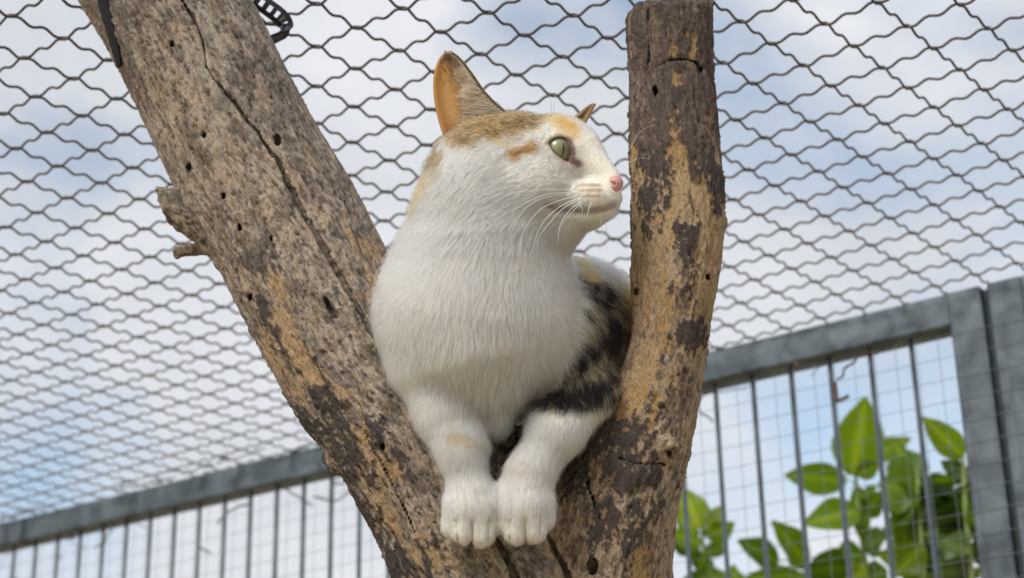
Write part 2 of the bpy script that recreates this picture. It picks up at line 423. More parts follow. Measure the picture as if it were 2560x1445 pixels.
for a in [(690, 700, 36, 60, -.4), (700, 830, 50, 70, -.5), (760, 960, 70, 60, -.5), (860, 1000, 40, 60, -.5), (690, 920, 30, 90, -.4), (930, 1150, 60, 60, -.3), (960, 1190, 60, 60, 0), (880, 1220, 25, 80, -.5),
          (960, 1290, 40, 120, -.5), (1070, 1370, 60, 60, 0), (930, 620, 60, 50, 0), (950, 700, 40, 60, 0),
          (1700, 440, 26, 80, 0), (1665, 540, 26, 50, 0), (1585, 430, 20, 120, 0), (1590, 640, 24, 100, 0), (1770, 560, 30, 160, 0), (1760, 720, 30, 110, 0), (1640, 690, 40, 110, 0), (1660, 850, 60, 110, 0), (1600, 900, 50, 110, 0.2), (1560, 1000, 50, 50, .2),
          (1630, 960, 30, 60, .2), (1730, 130, 18, 50, 0), (1690, 150, 12, 50, 0), (1630, 1050, 12, 60, .2), (1530, 1190, 10, 60, 0), (1600, 1420, 34, 50, 0), (1690, 200, 14, 30, 0), (1680, 320, 10, 30, 0), (1565, 1310, 10, 60, 0)]: ochre = np.maximum(ochre, blob(*a))
jag = gn(1 / 10, 1 / 26, 4, 6, 0.65)
dk = sst(0.48, 0.52, 0.60 * dark + 1.5 * (blot - 0.5) + 1.3 * (jag - 0.5) + 0.10 + 0.07 * wR)
dk *= sst(0.05, 0.20, dark + 0.7 * (blot - 0.5))
oc = sst(0.36, 0.52, 0.55 * ochre + 1.2 * (mid - 0.5) + 0.8 * (jag - 0.5) + 0.06) * sst(0.05, 0.25, ochre + 0.4 * (mid - 0.5))
strip = np.zeros(len(V))
for poly, w in (([(1697, 375), (1702, 450), (1690, 520), (1668, 560), (1662, 610)], 21), ([(1586, 380), (1584, 470), (1590, 560)], 11), ([(1745, 470), (1768, 560), (1770, 660), (1752, 780)], 24), ([(1596, 590), (1606, 700), (1600, 800)], 22),
                ([(1650, 640), (1655, 760), (1660, 860)], 16), ([(1690, 130), (1687, 200)], 8), ([(1730, 90), (1735, 150)], 8), ([(1682, 290), (1684, 335)], 6), ([(1620, 880), (1600, 980), (1560, 1030)], 24), ([(1640, 1000), (1622, 1070)], 11), ([(1600, 1390), (1600, 1450)], 16),
                ([(690, 690), (705, 740)], 13), ([(700, 800), (730, 860), (790, 950)], 20), ([(900, 1080), (930, 1150), (985, 1180)], 18), ([(940, 1230), (985, 1330)], 13)):
    strip = np.maximum(strip, 1 - sst(w - 4, w + 4, seg2(U_, V_, poly) + 60 * (jag - 0.5) + 30 * (blot - 0.5)))
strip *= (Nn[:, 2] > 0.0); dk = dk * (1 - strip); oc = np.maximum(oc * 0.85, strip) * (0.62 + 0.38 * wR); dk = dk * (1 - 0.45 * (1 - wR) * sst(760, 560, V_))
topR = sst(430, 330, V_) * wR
grey = np.array([0.44, 0.37, 0.305]); greyD = np.array([0.20, 0.155, 0.122]); tan = np.array([0.50, 0.40, 0.28])
ocC = np.array([0.62, 0.42, 0.195]); dkC = np.array([0.070, 0.057, 0.053]); pale = np.array([0.47, 0.43, 0.37])
k = sst(0.36, 0.62, 0.40 * fine + 0.48 * pit + 0.12 * mid)[:, None]
C = greyD * (1 - k) + grey * k
k = (sst(0.50, 0.70, mid) * 0.55)[:, None]; C = C * (1 - k) + tan * k
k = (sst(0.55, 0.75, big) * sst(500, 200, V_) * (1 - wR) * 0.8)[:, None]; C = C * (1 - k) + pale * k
C = C * (0.62 + 0.95 * sst(0.25, 0.75, blot) * 0.8)[:, None]
gr = sst(0.44, 0.60, 0.5 * big + 0.5 * mid) * (1 - wR) * 0.55; C = C * (1 - gr[:, None]) + C * np.array([0.72, 0.70, 0.68]) * gr[:, None]
warm = sst(0.5, 0.68, gn(1 / 26, 1 / 50, 4, 9)) * 0.6; C = C * (1 - warm[:, None]) + C * np.array([1.14, 1.03, 0.86]) * warm[:, None]
speck = sst(0.66, 0.74, gn(1 / 7, 1 / 16, 2, 10)) * 0.75; C = C * (1 - speck[:, None] * 0.75)
ochv = ocC * (0.75 + 1.3 * (fine - 0.3))[:, None]; k = (oc * 0.9)[:, None]; C = C * (1 - k) + ochv * k
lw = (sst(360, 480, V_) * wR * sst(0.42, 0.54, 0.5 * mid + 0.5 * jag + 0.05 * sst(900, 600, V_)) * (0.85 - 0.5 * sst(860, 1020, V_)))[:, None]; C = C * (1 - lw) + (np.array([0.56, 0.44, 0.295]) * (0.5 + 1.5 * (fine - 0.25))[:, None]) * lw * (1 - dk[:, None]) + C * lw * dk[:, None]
dkv = dkC * (0.6 + 1.1 * fine + 0.4 * pit)[:, None]; k = dk[:, None]; C = C * (1 - k) + dkv * k
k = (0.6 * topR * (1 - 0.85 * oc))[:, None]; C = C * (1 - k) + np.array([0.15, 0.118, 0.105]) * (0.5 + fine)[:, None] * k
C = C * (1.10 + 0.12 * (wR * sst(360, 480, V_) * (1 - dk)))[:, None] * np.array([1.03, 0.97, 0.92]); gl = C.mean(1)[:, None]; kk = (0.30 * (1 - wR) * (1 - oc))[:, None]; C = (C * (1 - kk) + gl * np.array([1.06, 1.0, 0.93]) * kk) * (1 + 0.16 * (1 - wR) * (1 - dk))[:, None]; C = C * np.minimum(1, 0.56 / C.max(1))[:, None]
# worm-eaten relief, fibres, lifted bark
worm = np.abs(pit - 0.5) * 2
disp = 6.0 * (mid - 0.5) + 9 * (big - 0.5) + 7.5 * (fine - 0.5) + 8.0 * (pit - 0.5) * (1 - 0.6 * wR) * (0.35 + 0.65 * sst(350, 700, V_)) + 4.5 * dk - 2.5 * oc - 5 * speck
V = V + Nn * disp[:, None]
# concentric knot on the right limb
kd = np.hypot((U_ - 1676) / 24, (V_ - 1115) / 32); V += Nn * (np.cos(kd * 5.5) * 3.5 * np.exp(-kd ** 2 * 0.35))[:, None] * (V[:, 2] > -40)[:, None]

def wood_mat():
    m, t, b = material('weathered_wood')
    at = N(t, 'ShaderNodeAttribute', attribute_name='col'); outs = []
    for nm in ('g1', 'g2'):
        g = N(t, 'ShaderNodeAttribute', attribute_name=nm)
        mpn = N(t, 'ShaderNodeMapping'); lk(t, g, 'Vector', mpn, 'Vector'); mpn.inputs['Scale'].default_value = (0.33, 0.33, 0.05)
        nz = N(t, 'ShaderNodeTexNoise'); lk(t, mpn, 0, nz, 'Vector'); nz.inputs['Scale'].default_value = 1.0; nz.inputs['Detail'].default_value = 4; nz.inputs['Roughness'].default_value = 0.65
        mp2 = N(t, 'ShaderNodeMapping'); lk(t, g, 'Vector', mp2, 'Vector'); mp2.inputs['Scale'].default_value = (0.2, 0.2, 0.12)
        n2_ = N(t, 'ShaderNodeTexNoise'); lk(t, mp2, 0, n2_, 'Vector'); n2_.inputs['Scale'].default_value = 1.0; n2_.inputs['Detail'].default_value = 5; n2_.inputs['Roughness'].default_value = 0.7
        ad = N(t, 'ShaderNodeMath', operation='ADD'); lk(t, nz, 'Fac', ad, 0); lk(t, n2_, 'Fac', ad, 1); outs.append(ad)
    wn = N(t, 'ShaderNodeAttribute', attribute_name='wr')
    mx_ = N(t, 'ShaderNodeMix', data_type='FLOAT'); lk(t, wn, 'Fac', mx_, 0); lk(t, outs[0], 0, mx_, 2); lk(t, outs[1], 0, mx_, 3)
    mr = N(t, 'ShaderNodeMapRange'); lk(t, mx_, 0, mr, 0); mr.inputs[1].default_value = 0.65; mr.inputs[2].default_value = 1.35
    mr.inputs[3].default_value = 0.45; mr.inputs[4].default_value = 1.5
    mm = N(t, 'ShaderNodeMix', data_type='RGBA', blend_type='MULTIPLY'); mm.inputs[0].default_value = 1
    lk(t, at, 'Color', mm, 6); lk(t, mr, 0, mm, 7); lk(t, mm, 2, b, 'Base Color')
    bp = N(t, 'ShaderNodeBump'); bp.inputs['Strength'].default_value = 1.0; bp.inputs['Distance'].default_value = 0.0028
    lk(t, mx_, 0, bp, 'Height'); lk(t, bp, 0, b, 'Normal')
    b.inputs['Roughness'].default_value = 0.88; b.inputs['Specular IOR Level'].default_value = 0.25
    return m
tree = empty('forked_tree_trunk', to_world([1340, 1740, -240])[0])
tag(tree, 'dead weathered forked tree trunk with peeling bark, the cat sits in its fork', 'tree trunk')
tr = mesh_np('trunk', to_world(V), F, wood_mat()); adopt(tr, tree)
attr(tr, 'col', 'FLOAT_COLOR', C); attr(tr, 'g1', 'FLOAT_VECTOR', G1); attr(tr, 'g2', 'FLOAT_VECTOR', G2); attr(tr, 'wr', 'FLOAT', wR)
# the bole below the picture, down to the ground
b0 = to_world([1340, 1700, -240])[0]; b1 = np.array([b0[0] + 0.01, b0[1] + 0.03, -0.03])
q = b0 + (b1 - b0) * np.linspace(0, 1, 10)[:, None]; q[:, 0] += 0.01 * np.sin(np.linspace(0, 5, 10))
V0, F0 = tube(q, np.linspace(0.098, 0.125, 10), 28)
V0[:280] += (vnoise(V0[:280] * 30, 8)[:, None] - 0.5) * 0.012
M_BOLE = simple('weathered_wood_bole', (0.22, 0.175, 0.13), 0.9, 0, 0.5, 30, 0.8)
tri_fix('bole', V0, F0, M_BOLE, tree)

# ------------------------------------------------------------------ wire mesh roof
HN = 1.30 + 0.7626; CELL = 0.05
TH = math.radians(51.24); E1 = np.array([math.cos(TH), math.sin(TH)]) * CELL; E2 = np.array([math.cos(TH + 1.5732), math.sin(TH + 1.5732)]) * CELL
ON = np.array([-0.38195, 1.37376])
RX, RY, PHI, SP = -0.8233, 2.8508, math.radians(-34.594), 0.052232
FD = np.array([math.cos(PHI), math.sin(PHI), 0.0]); FN = np.array([math.sin(PHI), -math.cos(PHI), 0.0]); FO = np.array([RX, RY, 0.0]); ZUP = np.array([0, 0, 1.0])
roof = empty('wire_mesh_roof', (0.2, 1.6, HN))
tag(roof, 'crimped diamond wire mesh stretched as the roof of the enclosure', 'wire mesh')
def inside_roof(Q): return ((Q - FO[:2]) @ FN[:2] > -0.012) & (Q[:, 0] > -1.45) & (Q[:, 0] < 1.5) & (Q[:, 1] > 0.95)
def wires(ea, eb, sgn):
    for b in range(-60, 61):
        a = np.arange(-60, 61, 1 / 12.0); Q = ON + a[:, None] * ea + b * eb; m = inside_roof(Q)
        if m.sum() < 20: continue
        a = a[m]; Q = Q[m]
        z = HN + 0.0020 * np.sin(4 * np.pi * a) + sgn * 0.0008 * np.cos(np.pi * a) * (-1) ** b
        sg = np.c_[Q * 2.2, np.zeros(len(Q))]; ed = ((Q - FO[:2]) @ FN[:2]); z = z + 0.010 * (fbm(sg, 2, 40) - 0.5) * np.clip(ed / 0.2, 0, 1) - 0.0042 * np.exp(-np.maximum(ed - 0.02, 0) / 0.06); Q = Q + 0.0035 * np.c_[fbm(sg * 2, 2, 41) - 0.5, fbm(sg * 2, 2, 42) - 0.5]
        V, F = tube(np.c_[Q, z], 0.00124, 6, False)
        adopt(mesh_np('wire', V, F, M_WIRE), roof)
wires(E1, E2, 1); wires(E2, E1, -1)

# ------------------------------------------------------------------ steel fence
def fpt(n, off, z): return FO + FD * (n * SP) + FN * off + ZUP * z
ZT = HN - 0.0055; T2 = 0.02
def tube_box(p, q, half1, half2, mat, name, parent, bev=0.003):
    """square tube between two points with rounded edges"""
    p, q = np.asarray(p, float), np.asarray(q, float); c = (p + q) / 2
    V, F = box(c, (q - p) / 2, half1, half2); me = bpy.data.meshes.new(name)
    me.from_pydata([tuple(v) for v in V], [], F.tolist()); me.update()
    import bmesh
    bm = bmesh.new(); bm.from_mesh(me); bmesh.ops.recalc_face_normals(bm, faces=bm.faces)
    bmesh.ops.bevel(bm, geom=list(bm.edges), offset=bev, segments=2, affect='EDGES', profile=0.5); bm.to_mesh(me); bm.free()
    me.polygons.foreach_set('use_smooth', [False] * len(me.polygons)); me.materials.append(mat)
    ob = bpy.data.objects.new(name, me); COL.objects.link(ob); adopt(ob, parent); return ob
BAR = None
def panel(n0, n1, bars, label, posts, rail):
    root = empty('fence_panel', fpt((n0 + n1) / 2, 0, 0)); tag(root, label, 'fence panel', 'steel panels of the enclosure wall')
    h1, h2 = FN * T2, ZUP * T2
    tube_box(fpt(rail[0], 0, ZT - T2), fpt(rail[1], 0, ZT - T2), h1, h2, M_ZINC, 'top_rail', root)
    tube_box(fpt(n0, 0, 0.10), fpt(n1, 0, 0.10), h1, h2, M_ZINC, 'bottom_rail', root)
    for pn in posts: tube_box(fpt(pn, 0.0003, 0.0), fpt(pn, 0.0003, ZT + 0.0003), FD * T2, FN * T2, M_ZINC, 'post', root, 0.0025)
    global BAR
    for n in bars:
        if BAR is None:
            V, F = tube([(0, 0, 0.115), (0, 0, ZT - 0.030)], 0.0031, 10); o = tri_fix('bar', V, F, M_ZINC); BAR = o.data
        else: o = bpy.data.objects.new('bar', BAR); COL.objects.link(o)
        p = fpt(n, 0, 0); adopt(o, root); o.location = p
    return root
panel(0.95 - 40, 0.62, range(-12, 1), 'steel fence panel with thin round bars beyond the dark rail joint', [], (-39, 0.62))
panel(0.85, 31.85, range(1, 31), 'long galvanised fence panel with round bars behind the trunk and the leaves', [31.47], (0.85, 31.11))
panel(32.01, 60, range(34, 44), 'galvanised fence panel beyond the narrow dark gap between two posts', [32.39], (32.75, 60))
jo = tri_fix('rail_joint', *box(fpt(0.735, 0.0, ZT - T2), FD * 0.0058, FN * 0.0185, ZUP * 0.0188), M_GAP, None, False)
tag(jo, 'dark joint plate between two lengths of grey top rail', 'joint')
gs = tri_fix('gap_shade_strip', *box(fpt(31.93, -0.004, ZT * 0.5), FD * 0.0040, FN * 0.012, ZUP * ZT * 0.499), M_GAP, None, False)  # added strip: shade of the open gap between posts put into its dark colour
tag(gs, 'added narrow dark strip for the shade in the gap between two posts', 'shade strip')
bl = empty('rail_bolt', fpt(33.6, 0.02, ZT - 0.060)); tag(bl, 'small dark bolt head on the corner post', 'bolt')
V, F = tube([fpt(33.6, 0.018, ZT - 0.058), fpt(33.6, 0.026, ZT - 0.058)], 0.006, 6); tri_fix('bolt_head', V, F, M_GAP, bl, False)
# fine welded mesh on the near side of the frame
wm = []
zt = ZT - 0.052
for n in np.arange(-9, 48, 0.5): wm.append(tube([fpt(n + 0.27, 0.0215, 0.1), fpt(n + 0.27, 0.0215, zt + 0.004)], 0.00034, 4, False))
for i in range(70): wm.append(tube([fpt(-9, 0.0227, zt - i * 0.0261), fpt(48, 0.0227, zt - i * 0.0261)], 0.00034, 4, False))
V, F = join(wm); o = mesh_np('welded_mesh_sheet', V, F, M_FINE); tag(o, 'fine square welded mesh fixed over the steel bars and posts', 'wire mesh')

# ------------------------------------------------------------------ strap tying the limb to the roof mesh
def band(path, wdir, width, thick, mat, name, parent, holes=None):
    """flat band following a path; holes = indices of cells left open along the middle"""
    P = np.asarray(path, float); T = np.gradient(P, axis=0); T /= np.linalg.norm(T, axis=1)[:, None]
    W = np.asarray(wdir, float); W = W - T * (W * T).sum(1)[:, None]; W /= np.linalg.norm(W, axis=1)[:, None]; Nr = np.cross(T, W)
    lat = np.array([-0.5, -0.2, 0.2, 0.5])[None] * np.broadcast_to(np.asarray(width, float), (len(P),))[:, None]; n = len(P)
    top = P[:, None] + lat[:, :, None] * W[:, None] + Nr[:, None] * (thick * np.array([0.25, 0.75, 0.75, 0.25]))[None, :, None]; bot = top - Nr[:, None] * thick
    Vv = np.r_[top.reshape(-1, 3), bot.reshape(-1, 3)]; o = n * 4; Ff = []
    holes = holes or set()
    solid = lambda i, j: 0 <= i < n - 1 and 0 <= j < 3 and not (j == 1 and i in holes)
    for i in range(n - 1):
        for j in range(3):
            if not solid(i, j): continue
            a, b, c, d = i * 4 + j, i * 4 + j + 1, (i + 1) * 4 + j + 1, (i + 1) * 4 + j
            Ff.append([a, b, c, d]); Ff.append([o + d, o + c, o + b, o + a])
            if not solid(i, j - 1): Ff.append([d, a, o + a, o + d][::-1])
            if not solid(i, j + 1): Ff.append([b, c, o + c, o + b][::-1])
            if not solid(i - 1, j): Ff.append([a, b, o + b, o + a][::-1])
            if not solid(i + 1, j): Ff.append([c, d, o + d, o + c][::-1])
    return tri_fix(name, Vv, np.array(Ff), mat, parent, False)
strap = empty('tie_strap', to_world(pl(420, -60, -520))[0]); tag(strap, 'black perforated rubber strap tying the thick leaning limb to the roof mesh', 'strap')
zL = lambda u, v: front_z(wood_solid, u, v) + 8
pa = spline(np.array([pl(u, v, zz) for u, v, zz in [(258, -40, zL(262, -38) + 2), (262, 10, zL(264, 10)), (276, 60, zL(278, 60)), (288, 110, zL(290, 110)), (297, 150, zL(300, 150) + 4), (296, 168, zL(302, 166) + 10)]]), 6)
band(to_world(pa), np.tile(RT + 0.2 * UP, (len(pa), 1)), np.interp(np.linspace(0, 1, len(pa)), [0, .55, .85, 1], [.0105, .0085, .006, .0025]), 0.0032, M_STRAP, 'strap_tail', strap)
V, F = tube(to_world([pl(286 + 8 * math.cos(t), 128 + 14 * math.sin(t), zL(288, 128) + 9) for t in np.linspace(0, 2 * np.pi, 15)]), 0.0009, 6, False); tri_fix('eyelet', V, F, M_EYELET, strap)
pb = spline(np.array([pl(u, v, zz) for u, v, zz in [(560, -70, -640), (620, -18, -640), (665, 15, -640), (700, 42, -645), (712, 62, -655), (706, 82, -670), (685, 96, -690), (655, 112, -700), (600, 140, -720)]]), 8)
nb_ = len(pb); wd = np.array([(1 - t) * (0.55 * RT + 0.83 * UP) + t * (-FW + 0.2 * UP) for t in sst(0.42, 0.62, np.linspace(0, 1, nb_))])
band(to_world(pb), wd, 0.0135, 0.0025, M_STRAP, 'perforated_loop', strap, {i for i in range(nb_) if i < 34 and i % 4 in (1, 2)})

# ------------------------------------------------------------------ plants beyond the fence
def leaf_mat(name, c1, c2, tr):
    m, t, b = material(name); tcn = N(t, 'ShaderNodeTexCoord'); at = N(t, 'ShaderNodeAttribute', attribute_name='vein')
    nz = N(t, 'ShaderNodeTexNoise'); lk(t, tcn, 'Object', nz, 'Vector'); nz.inputs['Scale'].default_value = 18; nz.inputs['Detail'].default_value = 4
    r = N(t, 'ShaderNodeMix', data_type='RGBA'); lk(t, nz, 'Fac', r, 0); r.inputs[6].default_value = (*c1, 1); r.inputs[7].default_value = (*c2, 1)
    v = N(t, 'ShaderNodeMix', data_type='RGBA'); lk(t, at, 'Fac', v, 0); lk(t, r, 2, v, 6); v.inputs[7].default_value = (c2[0] * 1.6, c2[1] * 1.4, c2[2] * 1.6, 1)
    oi = N(t, 'ShaderNodeObjectInfo'); hv = N(t, 'ShaderNodeHueSaturation'); mrr = N(t, 'ShaderNodeMapRange'); lk(t, oi, 'Random', mrr, 0); mrr.inputs[3].default_value = 0.7; mrr.inputs[4].default_value = 1.25
    lk(t, mrr, 0, hv, 'Value'); mr2 = N(t, 'ShaderNodeMapRange'); lk(t, oi, 'Random', mr2, 0); mr2.inputs[3].default_value = 0.515; mr2.inputs[4].default_value = 0.485; lk(t, mr2, 0, hv, 'Hue'); lk(t, v, 2, hv, 'Color'); v = hv
    lk(t, v, 0, b, 'Base Color'); b.inputs['Roughness'].default_value = 0.42
    tl = N(t, 'ShaderNodeBsdfTranslucent'); lk(t, v, 0, tl, 'Color')
    ms = N(t, 'ShaderNodeMixShader'); ms.inputs[0].default_value = tr; lk(t, b, 0, ms, 1); lk(t, tl, 0, ms, 2)
    lk(t, ms, 0, t.nodes['Material Output'], 'Surface'); return m
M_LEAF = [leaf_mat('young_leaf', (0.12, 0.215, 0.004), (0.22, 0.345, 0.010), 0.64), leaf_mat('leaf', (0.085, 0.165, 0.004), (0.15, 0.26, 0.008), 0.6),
          leaf_mat('shaded_leaf', (0.035, 0.075, 0.006), (0.07, 0.13, 0.012), 0.45)]  # last one: darker copy of the leaf green, shade put into its colour
M_STEM = simple('green_stem', (0.26, 0.34, 0.12), 0.6, 0, 0.2, 60)
def leaf(base, tip, width, face, mat, parent, droop=0.12, cup=0.18):
    base, tip = np.asarray(base, float), np.asarray(tip, float); ax = tip - base; L = np.linalg.norm(ax); ax /= L
    side = np.cross(face, ax); side /= np.linalg.norm(side) + 1e-9; nrm = np.cross(ax, side)
    ns, nt_ = 11, 7; Vv = []; vein = []
    for i in range(ns):
        t = i / (ns - 1); w = 0.5 * width * (math.sin(math.pi * min(1, t * 0.97 + 0.02) ** 0.82) ** 0.85) * (1 - 0.28 * t ** 3) + 0.0006
        for j in range(nt_):
            s = j / (nt_ - 1) * 2 - 1
            wav = 0.035 * width * math.sin(9 * t + 2.2 * s) * abs(s)
            Vv.append(base + ax * (t * L) + side * (s * w) + nrm * (cup * abs(s) ** 1.5 * w + wav - droop * L * t * t + 0.02 * L * math.sin(t * 15) * abs(s)))
            vein.append(max(0.0, 1 - abs(s) * 6) * 0.8)
    Ff = [[i * nt_ + j, i * nt_ + j + 1, (i + 1) * nt_ + j + 1, (i + 1) * nt_ + j] for i in range(ns - 1) for j in range(nt_ - 1)]
    o = mesh_np('leaf', np.array(Vv), np.array(Ff), mat); attr(o, 'vein', 'FLOAT', vein); adopt(o, parent); return o
def c5(x, y): return 1640 + x / 1.889, 680 + y / 1.889
def plant(label, depth, stem, leaves, seed):
    r = random.Random(seed)
    if seed >= 5:                                   # the two dense shrubs also carry many inner leaves
        for i in range(20):
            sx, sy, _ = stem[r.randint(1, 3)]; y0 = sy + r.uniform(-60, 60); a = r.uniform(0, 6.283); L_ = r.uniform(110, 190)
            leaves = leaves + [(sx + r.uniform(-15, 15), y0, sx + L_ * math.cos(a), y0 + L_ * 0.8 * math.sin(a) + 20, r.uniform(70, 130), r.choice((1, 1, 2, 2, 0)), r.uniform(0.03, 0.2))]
    sp_ = spline(np.array([pix(*c5(x, y), depth + dd) for x, y, dd in stem]), 6)
    foot = sp_[0].copy(); foot[2] = 0
    root = empty('leafy_shrub', foot); tag(root, label, 'shrub', 'green shrubs behind the fence')
    low = np.array([foot, foot + (sp_[0] - foot) * 0.5 + np.array([0.01, 0.02, 0]), sp_[0]]); q_ = np.r_[spline(low, 5)[:-1], sp_]
    V, F = tube(q_, np.linspace(0.006, 0.0022, len(q_)), 8); tri_fix('stem', V, F, M_STEM, root)
    for bx, by, tx, ty, w, mi, dz in leaves:
        b_ = pix(*c5(bx, by), depth + r.uniform(-.03, .03) + dz * 0.3); t_ = pix(*c5(tx, ty), depth + dz + r.uniform(-.05, .05))
        fc = -FW * 0.8 + np.array([r.uniform(-.35, .35), 0, r.uniform(-.3, .45)])
        leaf(b_, t_, 1.32 * w / 1.889 * depth / FPX, fc, M_LEAF[mi], root, r.uniform(-.05, .15), r.uniform(.05, .3))
        k_ = int(np.argmin(np.linalg.norm(q_ - b_, axis=1))); g = q_[max(0, k_ - 1)]
        if np.linalg.norm(g - b_) > 0.004:
            V, F = tube(spline(np.array([g, (g + b_) / 2 + np.array([0, 0, 0.006]), b_ + (t_ - b_) * 0.05]), 4), 0.0012, 5); tri_fix('leaf_stalk', V, F, M_STEM, root)
    return root
plant('young leafy shrub with upright pale leaves close beside the trunk', 2.75, [(228, 1560, 0), (225, 1440, 0), (222, 1300, 0), (218, 1190, 0)],
      [(205, 1215, 125, 1015, 120, 0, 0), (232, 1210, 345, 1095, 62, 0, .02), (235, 1250, 370, 1190, 100, 0, 0), (205, 1240, 70, 1160, 80, 0, .05), (210, 1290, 60, 1225, 70, 0, -.03),
       (222, 1330, 340, 1300, 60, 1, 0), (210, 1340, 70, 1290, 60, 2, 0), (226, 1200, 215, 1060, 60, 0, .06), (228, 1330, 200, 1420, 90, 0, -.05), (225, 1400, 330, 1480, 90, 1, 0), (225, 1440, 110, 1500, 80, 1, 0)], 3)
plant('tall leafy shrub with broad sunlit leaves seen between the fence bars', 2.62, [(1040, 1640, 0), (1000, 1440, 0), (965, 1200, 0), (945, 1000, 0), (938, 900, 0)],
      [(930, 960, 988, 585, 190, 0, 0), (900, 985, 605, 962, 125, 0, .02), (960, 1130, 700, 1178, 130, 0, 0), (985, 1150, 1062, 1040, 90, 0, .03), (950, 1010, 985, 1290, 75, 1, .02),
       (720, 1390, 560, 1175, 130, 1, 0), (580, 1370, 390, 1265, 110, 1, 0), (900, 1400, 715, 1420, 170, 1, -.04), (690, 1430, 400, 1450, 80, 1, 0), (950, 880, 1080, 800, 70, 0, .05),
       (1000, 890, 1230, 765, 80, 0, .05), (950, 960, 1060, 900, 70, 1, 0), (990, 1400, 900, 1480, 130, 0, 0), (1010, 1460, 1100, 1390, 110, 0, 0), (380, 1480, 365, 1380, 60, 0, 0), (960, 1060, 1050, 1010, 40, 1, 0), (985, 1300, 1090, 1240, 110, 1, .1), (980, 1340, 850, 1330, 130, 1, .1), (1000, 1420, 830, 1500, 150, 0, .1), (800, 1500, 640, 1420, 120, 1, .05), (600, 1500, 500, 1410, 100, 0, .05)], 4)
plant('shrub with large drooping shaded leaves behind the bars near the post', 2.50, [(1300, 1640, 0), (1270, 1440, 0), (1255, 1250, 0), (1240, 1080, 0), (1235, 980, 0)],
      [(1235, 1040, 1050, 1000, 190, 1, 0), (1240, 960, 1085, 905, 150, 1, .05), (1245, 1080, 1080, 1110, 150, 1, .05), (1180, 1120, 1170, 1330, 110, 1, 0), (1250, 1010, 1445, 1040, 110, 2, 0),
       (1245, 1100, 1330, 1010, 110, 0, .05), (1270, 1180, 1480, 1090, 120, 1, 0), (1275, 1240, 1500, 1210, 130, 2, -.05), (1260, 1290, 1120, 1440, 120, 1, 0), (1270, 1330, 1450, 1400, 150, 2, 0),
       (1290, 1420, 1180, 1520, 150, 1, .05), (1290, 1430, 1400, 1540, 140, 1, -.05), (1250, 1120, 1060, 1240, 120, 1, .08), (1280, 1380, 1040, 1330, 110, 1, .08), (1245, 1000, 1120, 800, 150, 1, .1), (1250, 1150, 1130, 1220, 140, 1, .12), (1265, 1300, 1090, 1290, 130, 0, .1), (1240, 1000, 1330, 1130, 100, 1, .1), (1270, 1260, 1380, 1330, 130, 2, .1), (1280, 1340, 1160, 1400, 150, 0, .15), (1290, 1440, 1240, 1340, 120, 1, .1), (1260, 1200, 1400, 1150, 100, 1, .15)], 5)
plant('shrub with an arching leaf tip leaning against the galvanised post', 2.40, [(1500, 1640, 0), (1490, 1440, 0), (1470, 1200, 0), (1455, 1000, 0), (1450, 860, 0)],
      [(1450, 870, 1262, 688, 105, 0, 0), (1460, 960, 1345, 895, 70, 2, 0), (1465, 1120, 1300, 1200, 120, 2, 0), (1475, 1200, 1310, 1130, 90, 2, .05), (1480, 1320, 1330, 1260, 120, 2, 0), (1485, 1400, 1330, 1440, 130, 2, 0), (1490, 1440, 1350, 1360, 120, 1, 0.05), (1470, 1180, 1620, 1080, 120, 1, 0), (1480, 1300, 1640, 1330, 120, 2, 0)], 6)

# ------------------------------------------------------------------ dried vines caught under the rail
def vine(n0, n1, drop, k, label, seed, up=0.0):
    r = random.Random(seed); root = empty('dried_vine', fpt((n0 + n1) / 2, 0.03, ZT - 0.05)); tag(root, label, 'dried vine')
    parts = []
    for i in range(k):
        n, z = r.uniform(n0, n1), -0.041 + up; z -= r.random() ** 1.5 * drop; a = r.uniform(-0.6, 0.6) + (math.pi if r.random() < .5 else 0); pts = []; off = r.uniform(-0.02, 0.03)
        for s in range(r.randint(5, 12)):
            pts.append(fpt(n, off, ZT + z)); a += r.gauss(0, 0.34); n += math.cos(a) * 0.17; z += math.sin(a) * 0.006; off += r.gauss(0, .003)
            z = min(z, -0.038 + up); n = min(max(n, n0), n1)
        parts.append(tube(spline(np.array(pts), 2), r.uniform(0.0006, 0.0016), 4, False))
    V, F = join(parts); o = mesh_np('stems', V, F, M_TWIG); adopt(o, root); o['kind'] = 'stuff'
    for i in range(max(1, k // 12)):
        n = r.uniform(n0, n1); z = -0.042 + up - r.random() * drop * 0.7; b_ = fpt(n, 0.02, ZT + z); t_ = b_ + np.array([r.uniform(-1, 1), r.uniform(-.5, .5), r.uniform(-1, .3)]) * 0.011
        o = leaf(b_, t_, 0.007, FN, M_DEAD, root, 0.3, 0.5); o.name = 'dry_leaf'
vine(-2, 16, 0.07, 16, 'tangle of thin dry vines under the far end of the rail', 1)
vine(24, 29.6, 0.015, 5, 'few thin dry tendrils under the rail above the leaves', 2)
vine(-8, 13, 0.0, 40, 'dry plant litter lying along the top of the far rail', 3, 0.052)
dl = empty('dead_leaf', fpt(32.2, 0.026, ZT - 0.2)); tag(dl, 'crumpled brown dead leaf caught in the mesh on the post', 'dead leaf')
p_ = pix(2455, 1112, 2.02); q_ = pix(2440, 1190, 2.02)
leaf(p_, p_ + UP * -0.020 + RT * 0.004, 0.012, FN, M_DEAD, dl, 0.5, 0.8); leaf(q_, q_ + RT * 0.012 + UP * 0.014, 0.008, FN, M_DEAD, dl, 0.5, 0.8)
sp0 = empty('dry_sprout', fpt(28.1, 0.006, ZT - 0.09)); tag(sp0, 'short brown dried sprout clinging to one fence bar', 'dry twig')
